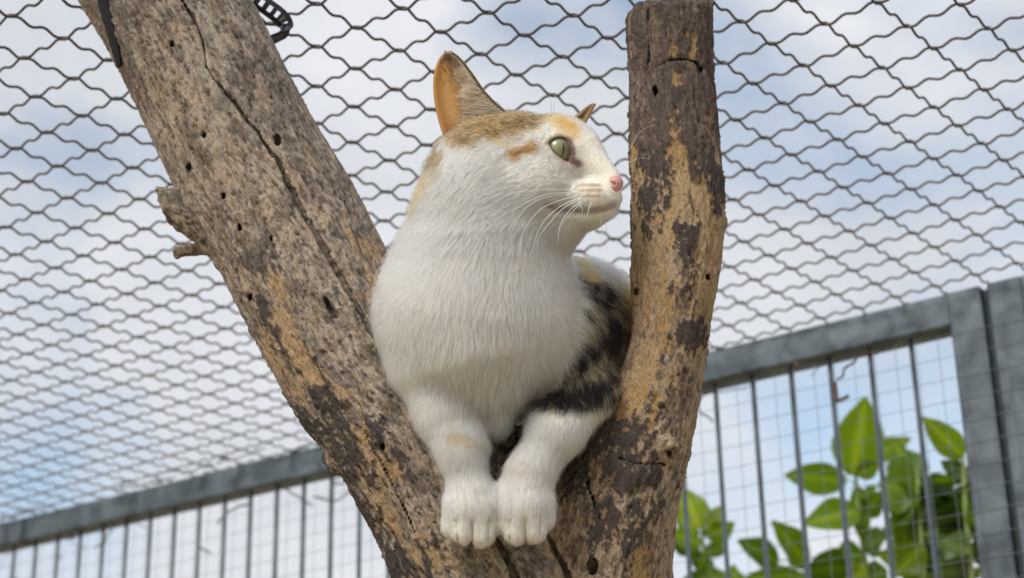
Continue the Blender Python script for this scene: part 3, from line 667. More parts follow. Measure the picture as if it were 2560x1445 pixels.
w0 = [pix(2086, 955, 2.06), pix(2090, 985, 2.055), pix(2092, 1000, 2.05), pix(2108, 997, 2.05), pix(2122, 989, 2.05)]
V, F = tube(spline(np.array(w0), 4), [.0028] * 10 + [.0022] * 7, 6); tri_fix('twig', V, F, M_DEAD, sp0)


# ------------------------------------------------------------------ the cat
def L3(u, v, z): return pl(u, v, z)
HEADW = [  # smooth-blended solids of the head: kind, points, radii
    ('e', (1282, 408, -25), (158, 126, 135)), ('e', (1398, 370, 15), (90, 82, 90)), ('c', (1454, 386, 46), (1524, 446, 84), 56, 28),
    ('e', (1478, 494, 92), (60, 42, 46)), ('e', (1522, 488, 62), (30, 40, 40)), ('e', (1489, 524, 70), (38, 29, 38)), ('c', (1335, 515, 0), (1466, 528, 58), 106, 44), ('e', (1385, 560, 20), (78, 66, 84)),
    ('e', (1322, 468, 56), (116, 100, 96)), ('e', (1205, 470, 20), (128, 130, 130))]
BODY = [
    ('c', (1200, 770, -30), (1222, 570, -30), 216, 182), ('c', (1222, 570, -30), (1212, 445, -30), 182, 138),
    ('e', (1188, 790, -20), (250, 250, 205)), ('c', (1198, 890, 30), (1236, 1030, 50), 150, 38),
    ('e', (1400, 880, -70), (110, 150, 120)), ('e', (1418, 832, -235), (165, 186, 250)), ('e', (1320, 900, -400), (200, 190, 190)), ('e', (1492, 800, -215), (88, 125, 130)), ('e', (1470, 900, -170), (92, 105, 110)),
    # forelegs
    ('c', (1080, 935, 15), (1114, 1035, 55), 88, 63), ('c', (1114, 1035, 55), (1150, 1120, 88), 62, 46), ('c', (1150, 1120, 92), (1176, 1220, 108), 47, 50), ('e', (1177, 1273, 122), (57, 60, 50)),
    ('c', (1474, 985, 15), (1392, 1075, 70), 62, 54), ('c', (1392, 1075, 70), (1328, 1180, 104), 54, 45), ('c', (1328, 1180, 104), (1314, 1240, 116), 45, 49), ('e', (1312, 1273, 124), (57, 56, 50))]
TOES = [((1148, 1262, 132), (1134, 1312, 134), 28, 27), ((1165, 1270, 146), (1160, 1324, 152), 33, 31), ((1195, 1275, 146), (1203, 1332, 152), 33, 31), ((1218, 1265, 134), (1226, 1312, 138), 26, 26),
        ((1274, 1262, 136), (1269, 1308, 140), 28, 26), ((1296, 1270, 148), (1292, 1326, 154), 33, 31), ((1325, 1268, 146), (1332, 1322, 152), 32, 31), ((1348, 1250, 132), (1358, 1296, 134), 25, 24)]
EYE_C = L3(1394, 377, 61); EYE_R = 41.0
EYE_OUT = [(1372, 357), (1380, 348.5), (1393, 343), (1407, 343), (1418, 349), (1425, 362), (1428, 379), (1428, 395), (1424, 405), (1412, 402), (1398.7, 391), (1386.6, 380.5), (1377, 368)]
MOUTH = [(1372, 512), (1400, 522), (1440, 527), (1480, 527), (1510, 523), (1526, 518), (1536, 512)]
def solids(P, lst, k):
    d = None
    for s in lst:
        if s[0] == 'e': e = ell(P, L3(*s[1]), np.array(s[2], float) * kz(s[1][2]))
        else: e = rcone(P, L3(*s[1]), L3(*s[2]), s[3] * kz(s[1][2]), s[4] * kz(s[2][2]))[0]
        d = e if d is None else smin(d, e, k)
    return d
def cat_solid(P):
    d = smin(solids(P, HEADW, 34), solids(P, BODY, 60), 40) + 1.5
    m = (P[:, 1] > 1200) & (P[:, 2] > 60)
    if m.any():
        t = None
        for a, b, r0, r1 in TOES:
            e = rcone(P[m], L3(*a), L3(*b), r0, r1)[0]; t = e if t is None else smin(t, e, 8)
        d = d.copy(); d[m] = smin(d[m], t, 26)
    return d
_mz = np.array([front_z(cat_solid, *p) for p in MOUTH])
def cat_f(P):
    d = cat_solid(P); m = (np.abs(d) < 50) & (P[:, 1] < 640) & (P[:, 0] > 1330)
    if m.any():
        Q = P[m]; u, v = img(Q); dd = d[m]
        o = sdpoly(u, v, EYE_OUT); dd = smax(dd, -np.maximum(o, -(Q[:, 2] - 10)), 5)
        # lip line
        w = seg2(u, v, MOUTH); dd = dd + 5 * np.exp(-(w / 7) ** 2) * (Q[:, 2] > 10)
        d = d.copy(); d[m] = dd
    return d
CREASE = [[(1180, 1296), (1181, 1350)], [(1141, 1296), (1146, 1345)], [(1221, 1296), (1218, 1350)], [(1312, 1294), (1313, 1346)], [(1274, 1296), (1277, 1345)], [(1351, 1284), (1348, 1334)]]
cat_g = cat_f
def cat_h(P):
    d = cat_g(P); m = (P[:, 1] > 1240) & (P[:, 2] > 110) & (np.abs(d) < 40)
    if m.any():
        u, v = img(P[m]); g = np.full(len(u), 1e9)
        for c in CREASE: g = np.minimum(g, seg2(u, v, c))
        d = d.copy(); d[m] += 7 * np.exp(-(g / 4.5) ** 2)
    return d
CV, CF = mesh_sdf(cat_h, (880, 230, -640), (1640, 1400, 260), 4.5)
CN = vnormals(CV, CF)

# coat colour in linear light, from photo pixel position and side
def coat(P, Nl):
    u, v = img(P); n = len(P)
    w1 = (fbm(P / 26, 3, 11) - 0.5); w2 = (fbm(P / 9, 2, 12) - 0.5); rnd = rng.random(n); jit = rng.random(n); jit2 = rng.random(n)
    uu = u + 40 * w1; vv = v + 40 * w1[::1]
    C = np.tile(np.array([0.86, 0.81, 0.71]), (n, 1)) * (0.86 + 0.16 * rnd)[:, None]
    def put(mask, col):
        nonlocal C
        k = np.clip(mask, 0, 1)[:, None]; C = C * (1 - k) + np.asarray(col) * k
    def lines(poly, w, soft):
        q = min(1.0, w / 12) ** 2; return 1 - sst(w - soft, w + soft, seg2(u + q * (14 * w1 + 8 * w2 + 9 * (jit - 0.5)), v + q * (14 * w1 + 9 * (jit2 - 0.5)), poly))
    def area(poly, soft, am=34): return 1 - sst(-soft, soft, sdpoly(u + am * w1 + 14 * w2 + 26 * (jit - 0.5), v + am * w1 + 26 * (jit2 - 0.5), poly))
    black = np.array([0.016, 0.014, 0.013]); tanc = np.array([0.30, 0.215, 0.115]); orange = np.array([0.66, 0.36, 0.11]); gold = np.array([0.42, 0.27, 0.09]); brown = np.array([0.13, 0.075, 0.03])
    # crown: ticked brown tabby
    m = area([(1110, 345), (1125, 230), (1250, 240), (1330, 262), (1400, 272), (1400, 292), (1365, 312), (1330, 326), (1285, 345), (1240, 350), (1200, 360), (1160, 372)], 12, 24)
    tick = np.where(rnd[:, None] < 0.36, np.array([0.055, 0.030, 0.016]), np.where(rnd[:, None] < 0.8, np.array([0.55, 0.28, 0.07]), np.array([0.60, 0.42, 0.22])))
    stripe = sst(0.30, 0.62, fbm(np.c_[uu / 60, vv / 13, P[:, 2] / 40], 3, 18))[:, None]
    put(m, tick * (0.6 + 0.7 * stripe))
    put(area([(1372, 285), (1400, 284), (1440, 300), (1452, 330), (1446, 352), (1425, 345), (1400, 330), (1380, 308)], 10, 20) * np.where(rnd < 0.68, 0.95, 0.1), orange)
    put(lines([(1405, 305), (1440, 320)], 9, 8), orange * 1.0)
    put(lines([(1292, 388), (1312, 378), (1334, 366)], 17, 10) * 0.97, np.array([0.36, 0.17, 0.045]) * (0.5 + rnd)[:, None]); put(lines([(1296, 386), (1318, 376)], 6, 6) * 0.6, brown)
    put(lines([(1248, 352), (1280, 362)], 9, 9) * 0.65, orange)
    put(lines([(1512, 372), (1520, 400)], 8, 6) * (P[:, 2] < 60) * 0.9, orange * 0.8)
    for a, b in (((1452, 462), (1500, 463)), ((1450, 475), (1504, 475)), ((1446, 489), (1500, 489))): put(lines([a, b], 3.4, 3) * 0.75, np.array([0.36, 0.20, 0.075]))
    # skin showing round the lips and the eye
    put((1 - sst(2, 16, seg2(u, v + 3, MOUTH))) * (P[:, 2] > 20) * 0.75, np.array([0.27, 0.19, 0.185]))
    put((1 - sst(3, 11, seg2(u, v, [(1500, 505), (1450, 507)]))) * 0.25, np.array([0.4, 0.3, 0.28]))
    put((1 - sst(2, 10, np.abs(sdpoly(u, v, EYE_OUT)))) * 0.75, np.array([0.30, 0.20, 0.17]))
    put((1 - sst(4, 12, seg2(u, v, [(1424, 350), (1433, 375), (1433, 400), (1452, 411)]))) * 0.95, np.array([0.17, 0.095, 0.085]))
    # nape
    nape = (u < 1112 + 30 * w1) & (v > 330) & (v < 620); put(nape * (1 - sst(395, 470, v + 60 * w1)) * 0.95, tick * 0.9)
    put(nape * sst(420, 450, v + 30 * w1) * (1 - sst(520, 580, v + 60 * w1)) * 0.95 * (1 - sst(1050, 1095, u - (470 - v) * 0.5)), orange * 1.05)
    # flank: black and tan tabby
    fl = area([(1448, 655), (1475, 690), (1530, 720), (1600, 780), (1640, 900), (1560, 1000), (1490, 1015), (1400, 1026), (1325, 1012), (1380, 960), (1430, 890), (1448, 820), (1455, 740), (1440, 690)], 9, 26)
    fl = fl * (P[:, 2] < 135)
    bands = sst(0.47, 0.56, fbm(np.c_[u / 17 + v / 70, v / 38 - u / 90, P[:, 2] / 45], 3, 14) + 0.10 * np.sin(v * 0.05 + u * 0.03))
    tb = np.where((rnd < 0.04 + 0.66 * bands)[:, None], tanc * (0.75 + 0.9 * rnd[:, None]), black * 0.22)
    put(fl, tb)
    put(lines([(1436, 640), (1452, 668), (1468, 690)], 13, 8) * (P[:, 2] < 0), orange * 1.1)
    put(area([(1530, 695), (1560, 700), (1640, 800), (1640, 900), (1585, 905), (1572, 830), (1558, 770), (1535, 730)], 10, 16) * (P[:, 2] < 0), orange * 0.95)
    # forelegs
    put(lines([(1128, 1085), (1160, 1092), (1200, 1096)], 17, 12) * 0.7 * (P[:, 2] > 60), np.array([0.42, 0.25, 0.10])); put(lines([(1288, 1160), (1310, 1168)], 16, 14) * 0.38, np.array([0.5, 0.3, 0.13]))
    return np.clip(C, 0, 0.9)
Ccol = coat(CV, CN)
CW = to_world(CV)
cat = empty('cat', to_world(L3(1240, 1350, 110))[0]); tag(cat, 'white calico cat with tabby and orange patches perched in the fork, head turned aside', 'cat')
def skin_mat():
    m, t, b = material('cat_skin'); at = N(t, 'ShaderNodeAttribute', attribute_name='col'); lk(t, at, 'Color', b, 'Base Color')
    b.inputs['Roughness'].default_value = 0.9; b.inputs['Specular IOR Level'].default_value = 0.1; return m
body = mesh_np('body', CW, CF, skin_mat()); adopt(body, cat); attr(body, 'col', 'FLOAT_COLOR', Ccol)

# ---- ears: curved sheets with thickness
def ear_sheet(outline_l, outline_r, zl, zr, zmid, n=26, m=22):
    """rows from base to tip between two edge curves, hollowed in the middle"""
    A = spline(np.array(outline_l, float), 10); B = spline(np.array(outline_r, float), 10)
    ia = np.linspace(0, len(A) - 1, n); A = np.stack([np.interp(ia, np.arange(len(A)), A[:, k]) for k in range(2)], 1)
    ib = np.linspace(0, len(B) - 1, n); B = np.stack([np.interp(ib, np.arange(len(B)), B[:, k]) for k in range(2)], 1)
    G = np.zeros((n, m, 3))
    for i in range(n):
        t = i / (n - 1)
        for j in range(m):
            s = j / (m - 1); u, v = A[i] * (1 - s) + B[i] * s
            z = (zl * (1 - s) + zr * s) * 1.0 + zmid * (math.sin(math.pi * s) ** 0.8) * (1 - t) ** 0.7
            G[i, j] = pl(u, v, z - 25 * t)
    return G
def shell(G, th):
    n, m = G.shape[:2]; du = np.gradient(G, axis=0); dv = np.gradient(G, axis=1); nr = np.cross(du, dv); nr /= np.linalg.norm(nr, axis=2)[..., None] + 1e-9
    if nr[n // 2, m // 2, 2] < 0: nr = -nr
    back = G - nr * th; Vv = np.r_[G.reshape(-1, 3), back.reshape(-1, 3)]; o = n * m; Ff = []
    for i in range(n - 1):
        for j in range(m - 1):
            a = i * m + j; Ff.append([a, a + 1, a + m + 1, a + m]); Ff.append([o + a + m, o + a + m + 1, o + a + 1, o + a])
    for i in range(n - 1):
        for j in (0, m - 1): a = i * m + j; Ff.append([a, a + m, o + a + m, o + a])
    for j in range(m - 1):
        for i in (0, n - 1): a = i * m + j; Ff.append([a, a + 1, o + a + 1, o + a])
    return Vv, np.array(Ff), nr
def ear_mat():
    m, t, b = material('ear_skin'); at = N(t, 'ShaderNodeAttribute', attribute_name='col'); lk(t, at, 'Color', b, 'Base Color'); b.inputs['Roughness'].default_value = 0.7
    tl = N(t, 'ShaderNodeBsdfTranslucent'); hs = N(t, 'ShaderNodeMix', data_type='RGBA', blend_type='MULTIPLY'); hs.inputs[0].default_value = 1
    lk(t, at, 'Color', hs, 6); hs.inputs[7].default_value = (1.05, 0.95, 0.75, 1); lk(t, hs, 2, tl, 'Color')
    ms = N(t, 'ShaderNodeMixShader'); ms.inputs[0].default_value = 0.55; lk(t, b, 0, ms, 1); lk(t, tl, 0, ms, 2); lk(t, ms, 0, t.nodes['Material Output'], 'Surface'); return m
M_EAR = ear_mat()
EL = [(1140, 372), (1118, 345), (1104, 310), (1093, 265), (1088, 215), (1092, 175), (1104, 146), (1118, 133)]
ER = [(1165, 372), (1215, 340), (1262, 292), (1236, 262), (1208, 232), (1180, 192), (1152, 156), (1130, 136)]
EG = ear_sheet(EL, ER, 10, 18, -62)
def ear_col(G):
    n, m = G.shape[:2]; C = np.zeros((n, m, 3)); s = np.linspace(0, 1, m)[None]; t = np.linspace(0, 1, n)[:, None]
    og = np.array([0.86, 0.60, 0.27]); pk = np.array([0.68, 0.50, 0.42]); br = np.array([0.22, 0.15, 0.07])
    C = np.tile(np.array([0.72, 0.44, 0.17]), (n, m, 1)); k = np.exp(-((s - 0.20 - 0.06 * t) / 0.13) ** 2)[..., None] * sst(0.1, 0.4, t)[..., None]; C = C * (1 - k) + np.array([0.90, 0.70, 0.36]) * k
    k = sst(0.40, 0.85, s + 0 * t)[..., None]; C = C * (1 - k) + pk * k
    k = (sst(0.9, 1.0, s) * (1 - 0 * t))[..., None]; C = C * (1 - k) + br * k
    k = (sst(0.86, 1.0, t) * sst(0.3, 0.8, s))[..., None]; C = C * (1 - k) + br * k
    k = (sst(0.35, 0.05, t) * sst(0.35, 0.6, s))[..., None]; C = C * (1 - k) + np.array([0.26, 0.15, 0.14]) * k
    return C
Ve, Fe, En = shell(EG, 7.0); ecol = ear_col(EG)
eo = mesh_np('ear', to_world(Ve), Fe, M_EAR); adopt(eo, cat); attr(eo, 'col', 'FLOAT_COLOR', np.r_[ecol.reshape(-1, 3), ecol.reshape(-1, 3)])
eo['label'] = 'large upright ear lit through its thin orange edge'
FG = ear_sheet([(1412, 322), (1436, 299), (1460, 278), (1484.5, 257.5)], [(1462, 325), (1462, 304), (1473, 283), (1485.5, 258)], -62, -50, -24, 14, 12)
Vf, Ff_, Fn = shell(FG, 6.0); fo = mesh_np('ear', to_world(Vf), Ff_, M_EAR); adopt(fo, cat); fc_ = np.tile(np.array([0.50, 0.34, 0.19]), (len(Vf), 1)); attr(fo, 'col', 'FLOAT_COLOR', fc_)
fo['label'] = 'narrow brown tip of the far ear'

# ---- eye
def eye_mat():
    m, t, b = material('cat_eye'); tcn = N(t, 'ShaderNodeTexCoord'); sp_ = N(t, 'ShaderNodeSeparateXYZ'); lk(t, tcn, 'Object', sp_, 0)
    def mth(op, a, bb=None):
        n = N(t, 'ShaderNodeMath', operation=op)
        for i, x in enumerate((a, bb)):
            if x is None: continue
            if isinstance(x, (int, float)): n.inputs[i].default_value = x
            else: t.links.new(x, n.inputs[i])
        return n.outputs[0]
    R_ = EYE_R * S; x = mth('DIVIDE', sp_.outputs['X'], R_); y = mth('DIVIDE', sp_.outputs['Y'], R_)
    r = mth('SQRT', mth('ADD', mth('MULTIPLY', x, x), mth('MULTIPLY', y, y)))
    ramp = N(t, 'ShaderNodeValToRGB'); t.links.new(r, ramp.inputs[0]); e = ramp.color_ramp.elements
    e[0].position = 0.05; e[0].color = (0.17, 0.165, 0.07, 1); e[1].position = 0.93; e[1].color = (0.10, 0.07, 0.05, 1)
    for p, c in ((0.35, (0.20, 0.195, 0.09, 1)), (0.62, (0.215, 0.22, 0.12, 1)), (0.80, (0.13, 0.13, 0.075, 1))): q = e.new(p); q.color = c
    nz = N(t, 'ShaderNodeTexNoise'); lk(t, tcn, 'Object', nz, 'Vector'); nz.inputs['Scale'].default_value = 900; nz.inputs['Detail'].default_value = 3
    mr = N(t, 'ShaderNodeMapRange'); lk(t, nz, 'Fac', mr, 0); mr.inputs[3].default_value = 0.75; mr.inputs[4].default_value = 1.25
    mm = N(t, 'ShaderNodeMix', data_type='RGBA', blend_type='MULTIPLY'); mm.inputs[0].default_value = 1; lk(t, ramp, 0, mm, 6); lk(t, mr, 0, mm, 7)
    # slit pupil: |x| < w * (1 - (y/h)^2)
    yy = mth('DIVIDE', y, 0.46); lim = mth('MULTIPLY', mth('SUBTRACT', 1.0, mth('MULTIPLY', yy, yy)), 0.075)
    k = mth('SUBTRACT', lim, mth('ABSOLUTE', x)); ks = N(t, 'ShaderNodeMapRange'); t.links.new(k, ks.inputs[0]); ks.inputs[1].default_value = -0.012; ks.inputs[2].default_value = 0.02
    m2 = N(t, 'ShaderNodeMix', data_type='RGBA'); lk(t, ks, 0, m2, 0); lk(t, mm, 2, m2, 6); m2.inputs[7].default_value = (0.006, 0.007, 0.006, 1)
    lk(t, m2, 2, b, 'Base Color'); b.inputs['Roughness'].default_value = 0.5; b.inputs['Coat Weight'].default_value = 1.0; b.inputs['Coat Roughness'].default_value = 0.03; b.inputs['Coat IOR'].default_value = 1.45
    return m
import bmesh
bm = bmesh.new(); bmesh.ops.create_uvsphere(bm, u_segments=48, v_segments=32, radius=EYE_R * S)
for v_ in bm.verts:                                        # the cornea bulges along the gaze
    c_ = v_.co.z / (EYE_R * S)
    if c_ > 0.5: v_.co *= 1 + 0.10 * ((c_ - 0.5) / 0.5) ** 1.2
me = bpy.data.meshes.new('eyeball'); bm.to_mesh(me); bm.free(); me.polygons.foreach_set('use_smooth', [True] * len(me.polygons)); me.materials.append(eye_mat())
eyeo = bpy.data.objects.new('eyeball', me); COL.objects.link(eyeo)
gaze = (RT * 0.30 + UP * 0.03 - FW * 0.95); gaze /= np.linalg.norm(gaze); ey_y = UP - gaze * (UP @ gaze) + 0.10 * RT; ey_y -= gaze * (ey_y @ gaze); ey_y /= np.linalg.norm(ey_y); ey_x = np.cross(ey_y, gaze)
ew = to_world(EYE_C)[0]
eyeo.parent = cat; eyeo.matrix_parent_inverse = Matrix.Translation(-Vector(cat.location))
eyeo.matrix_basis = Matrix([[ey_x[i], ey_y[i], gaze[i], ew[i]] for i in range(3)] + [[0, 0, 0, 1]])
eyeo['label'] = 'pale green eye with a narrow slit pupil'
M_LID = simple('eyelid_skin', (0.07, 0.04, 0.034), 0.45)
lid = []
for u, v in spline(np.array(EYE_OUT + EYE_OUT[:1], float), 5)[:-1]:
    dx, dy = u - 1394, v - 377; zz = math.sqrt(max(EYE_R ** 2 - dx * dx - dy * dy, 60)); lid.append(pl(u, v, 61 + zz * 0.97 + 2))
lid = np.array(lid + lid[:1]); V, F = tube(to_world(lid), 0.0008 + 0.0006 * (lid[:, 1] < 372), 8, False); tri_fix('eyelid', V, F, M_LID, eyeo); bpy.context.view_layer.update()
for ch in eyeo.children: ch.matrix_parent_inverse = (cat.matrix_world @ eyeo.matrix_parent_inverse @ eyeo.matrix_basis).inverted() if False else eyeo.matrix_world.inverted()

# ---- nose leather with nostril
def nose_f(P):
    d = smin(ell(P, L3(1534, 458, 90), np.array([24, 20.5, 31.])), ell(P, L3(1531, 475, 92), np.array([14, 17, 21.])), 12)
    u, v = img(P); h = np.minimum(seg2(u, v, [(1517, 452), (1525, 458), (1535, 460)]) - 4.4, 50)
    return smax(d, -np.maximum(h, -(P[:, 2] - 98)), 3)
NV, NF = mesh_sdf(nose_f, (1496, 425, 40), (1580, 505, 146), 1.5)
M_NOSE = simple('nose_leather', (0.60, 0.31, 0.29), 0.6, 0, 0.25, 700, 0.3)
no = mesh_np('nose', to_world(NV), NF, M_NOSE); adopt(no, cat); no['label'] = 'pink nose leather'

# ---- whiskers
M_WHISK = simple('whisker', (0.85, 0.85, 0.82), 0.4)
WH = [[(1448, 464), (1380, 450), (1300, 452), (1215, 455)], [(1446, 460), (1400, 448), (1362, 445)], [(1440, 476), (1370, 474), (1290, 480), (1225, 492)], [(1438, 480), (1360, 488), (1290, 520), (1245, 548), (1205, 585)],
      [(1430, 485), (1370, 492), (1320, 515), (1290, 555), (1268, 615)], [(1446, 488), (1370, 512), (1330, 545), (1305, 590), (1297, 645)], [(1450, 492), (1395, 520), (1355, 560), (1337, 605), (1332, 640)],
      [(1456, 494), (1410, 520), (1372, 560), (1345, 600), (1338, 655)], [(1460, 498), (1425, 525), (1402, 560), (1395, 600), (1396, 620)], [(1466, 500), (1440, 520), (1410, 555), (1398, 585)],
      [(1452, 488), (1448, 505), (1456, 525), (1450, 545)], [(1478, 505), (1470, 530), (1466, 560)], [(1500, 545), (1506, 580), (1500, 625), (1490, 650)], [(1512, 545), (1518, 590), (1515, 640)], [(1380, 285), (1376, 255), (1374, 235)], [(1386, 286), (1384, 262), (1388, 240)],
      [(1545, 420), (1575, 405), (1600, 395), (1622, 398)], [(1540, 415), (1575, 372), (1600, 330), (1640, 310)]]
for w in WH:
    q = spline(np.array(w, float), 6); n_ = len(q); z0 = max(front_z(cat_solid, *q[0]), 0); t = np.linspace(0, 1, n_)
    zs = np.array([max(front_z(cat_solid, *p), -60) for p in q]); z = np.maximum(z0 + 55 * np.sin(t * 2.2), zs + 6 + 30 * t)
    if w[0][0] > 1480: z = z0 - 10 * t
    V, F = tube(to_world(np.array([pl(p[0], p[1], zz) for p, zz in zip(q, z)])), (0.00014 if w[0][0] > 1530 else 0.00021) * (1.05 - t * 0.85), 5, False)
    adopt(mesh_np('whisker', V, F, M_WHISK), cat)

# ---- fur: guide directions (image right, down), length and lift by place
GD = np.array([  # u, v, du, dv, length px, lift
    (1520, 420, -.7, -.7, 9, .3), (1480, 380, -.7, -.75, 12, .32), (1440, 330, -.7, -.7, 15, .35), (1400, 290, -.95, -.2, 18, .35), (1320, 275, -1, -.1, 20, .4), (1240, 290, -1, .1, 18, .4), (1330, 330, -1, .1, 16, .3),
    (1480, 440, -.9, -.1, 11, .3), (1440, 430, -1, .0, 14, .3), (1360, 420, -1, .15, 17, .25), (1300, 400, -1, .2, 20, .25), (1230, 400, -.95, .3, 24, .3), (1170, 400, -.7, .7, 26, .3),
    (1500, 490, -.7, .3, 10, .35), (1460, 500, -.9, .25, 12, .35), (1400, 490, -1, .15, 18, .3), (1330, 500, -1, .2, 26, .3), (1250, 500, -.9, .45, 32, .3), (1170, 500, -.6, .8, 36, .3), (1100, 450, -.4, .9, 30, .4), (1060, 500, -.4, .9, 34, .4),
    (1520, 545, -.5, .6, 10, .4), (1470, 560, -.8, .45, 16, .35), (1400, 590, -.7, .6, 28, .3), (1320, 600, -.55, .8, 38, .3), (1220, 620, -.3, .95, 44, .3), (1100, 620, -.4, .9, 44, .3), (1030, 600, -.4, .9, 40, .35),
    (1400, 680, .1, 1, 40, .3), (1300, 720, -.1, 1, 42, .3), (1180, 740, -.15, 1, 42, .3), (1050, 740, -.45, .9, 40, .3), (960, 740, -.5, .85, 34, .32), (940, 850, -.2, .97, 32, .3), (1060, 860, -.1, 1, 44, .3), (1190, 870, 0, 1, 46, .3), (1310, 840, .25, .95, 44, .3),
    (1420, 740, .75, .6, 50, .35), (1440, 840, .8, .6, 50, .35), (1400, 930, .5, .85, 46, .35), (1100, 980, .15, 1, 46, .3), (1220, 980, .05, 1, 60, .25), (1320, 970, .15, 1, 50, .3), (1240, 1070, 0, 1, 70, .2), (1200, 1060, .05, 1, 66, .2), (1280, 1050, -.05, 1, 66, .2), (1010, 980, .2, .97, 32, .3),
    (1490, 720, .8, .55, 36, .4), (1520, 800, .7, .7, 40, .4), (1560, 800, .5, .85, 34, .4), (1500, 900, .4, .9, 40, .4), (1450, 980, .3, .95, 36, .4), (1540, 950, .2, .95, 34, .4),
    (1100, 1080, .3, .95, 26, .35), (1150, 1085, .2, 1, 26, .3), (1120, 1045, .25, .95, 28, .3), (1185, 1110, .05, 1, 26, .3), (1340, 1085, -.2, .95, 28, .3), (1310, 1120, -.2, 1, 26, .3), (1400, 1070, -.4, .9, 28, .3), (1170, 1120, .1, 1, 26, .32), (1180, 1210, 0, 1, 20, .32), (1175, 1290, 0, 1, 17, .4), (1170, 1340, 0, 1, 15, .4), (1440, 1050, -.5, .85, 28, .35), (1360, 1120, -.4, .9, 26, .32), (1320, 1210, -.1, 1, 20, .32), (1312, 1300, 0, 1, 17, .4), (1312, 1340, 0, 1, 15, .4)], float)
def fur(name, V, F, Nn, n_h, dens=None, colf=coat, gd=GD, rad=0.000105, seed=1, lenk=1.0):
    r = np.random.default_rng(seed)
    A = 0.5 * np.linalg.norm(np.cross(V[F[:, 2]] - V[F[:, 0]], V[F[:, 3]] - V[F[:, 1]]), axis=1)
    fc = V[F].mean(1); fn = Nn[F].mean(1); w = A.copy()
    w *= np.where(fn[:, 2] > -0.25, 1.0, 0.25)
    if dens is not None: w *= dens(fc, fn)
    idx = r.choice(len(F), n_h, p=w / w.sum()); a, b = r.random((2, n_h))
    q = V[F[idx]]; nn = Nn[F[idx]]
    W = np.stack([(1 - a) * (1 - b), a * (1 - b), a * b, (1 - a) * b], 1)[..., None]
    P = (q * W).sum(1); Nv = (nn * W).sum(1); Nv /= np.linalg.norm(Nv, axis=1)[:, None] + 1e-9
    u, v = img(P)
    D = np.zeros((n_h, 2)); Ln = np.zeros(n_h); Lf = np.zeros(n_h); ws = np.zeros(n_h)
    for g in gd:
        k = 1 / (((u - g[0]) ** 2 + (v - g[1]) ** 2) + 120) ** 1.7
        ws += k; D += k[:, None] * g[2:4]; Ln += k * g[4]; Lf += k * g[5]
    D /= np.linalg.norm(D, axis=1)[:, None] + 1e-9; Ln /= ws; Lf /= ws
    d3 = np.c_[D, np.zeros(n_h)]
    nf = np.stack([fbm(P / 20, 2, s) - 0.5 for s in (21, 22, 23)], 1) * 0.42 + np.stack([fbm(P / 70, 2, s) - 0.5 for s in (24, 25, 26)], 1) * 0.5
    d3 = d3 + nf * np.clip(Ln / 42, 0.35, 1)[:, None] + r.normal(0, 0.10, (n_h, 3))
    d3 -= Nv * (d3 * Nv).sum(1)[:, None]; d3 /= np.linalg.norm(d3, axis=1)[:, None] + 1e-9
    if name == 'fur':
        g = np.full(n_h, 1e9)
        for c in CREASE: g = np.minimum(g, seg2(u, v, c))
        Ln = Ln * (0.6 + 0.4 * sst(2, 12, g))
    Ln = Ln * (0.65 + 0.6 * r.random(n_h)) * lenk; Lf = Lf * (0.8 + 0.75 * r.random(n_h)) * np.where(r.random(n_h) < 0.07, 2.0, 1.0)
    ts = np.array([0, 0.34, 0.68, 1.0]); pts = np.zeros((n_h, 4, 3))
    for i, t in enumerate(ts):
        pts[:, i] = P - Nv * 1.0 + d3 * (Ln * t)[:, None] + Nv * (Ln * Lf * (1.5 * t - 0.85 * t * t))[:, None]
        pts[:, i] += np.c_[np.zeros(n_h), Ln * 0.10 * t * t, np.zeros(n_h)] + nf * (Ln * 0.12 * t * t)[:, None]
    Cc = colf(P, Nv)
    cu = bpy.data.hair_curves.new(name); cu.add_curves([4] * n_h)
    cu.position_data.foreach_set('vector', to_world(pts.reshape(-1, 3)).astype(np.float32).ravel())
    ra = cu.attributes.get('radius') or cu.attributes.new('radius', 'FLOAT', 'POINT')
    ra.data.foreach_set('value', (np.tile(np.array([1.0, 0.85, 0.55, 0.12]), n_h) * np.repeat(rad * (0.7 + 0.6 * r.random(n_h)), 4)).astype(np.float32))
    ca = cu.attributes.new('col', 'FLOAT_COLOR', 'CURVE'); ca.data.foreach_set('color', np.c_[Cc, np.ones(n_h)].astype(np.float32).ravel())
    return cu
def fur_mat():
    m = bpy.data.materials.new('fur'); m.use_nodes = True; t = m.node_tree; t.nodes.clear()
    at = N(t, 'ShaderNodeAttribute', attribute_name='col')
    h = N(t, 'ShaderNodeBsdfHairPrincipled', model='CHIANG', parametrization='COLOR'); lk(t, at, 'Color', h, 'Color')
    h.inputs['Roughness'].default_value = 0.6; h.inputs['Radial Roughness'].default_value = 0.7; h.inputs['IOR'].default_value = 1.35; h.inputs['Coat'].default_value = 0.0
    o = N(t, 'ShaderNodeOutputMaterial'); lk(t, h, 0, o, 0); return m
M_FUR = fur_mat()
def add_fur(cu, parent, name):
    cu.materials.append(M_FUR); o = bpy.data.objects.new(name, cu); COL.objects.link(o); adopt(o, parent); return o
def dens_body(fc, fn):
    u, v = img(fc); w = np.ones(len(fc))
    eye = sdpoly(u, v, EYE_OUT); w *= np.where((eye < 3) & (fc[:, 2] > 20), 0.0, 1.0)
    w *= np.where((np.hypot((u - 1537) / 26, (v - 464) / 28) < 1) & (fc[:, 2] > 60), 0.0, 1.0)
    w *= np.where(v < 620, 1.9, 1.0) * np.where(v > 1050, 1.6, 1.0) * np.where(fc[:, 2] < -480, 0.3, 1.0)
    return w
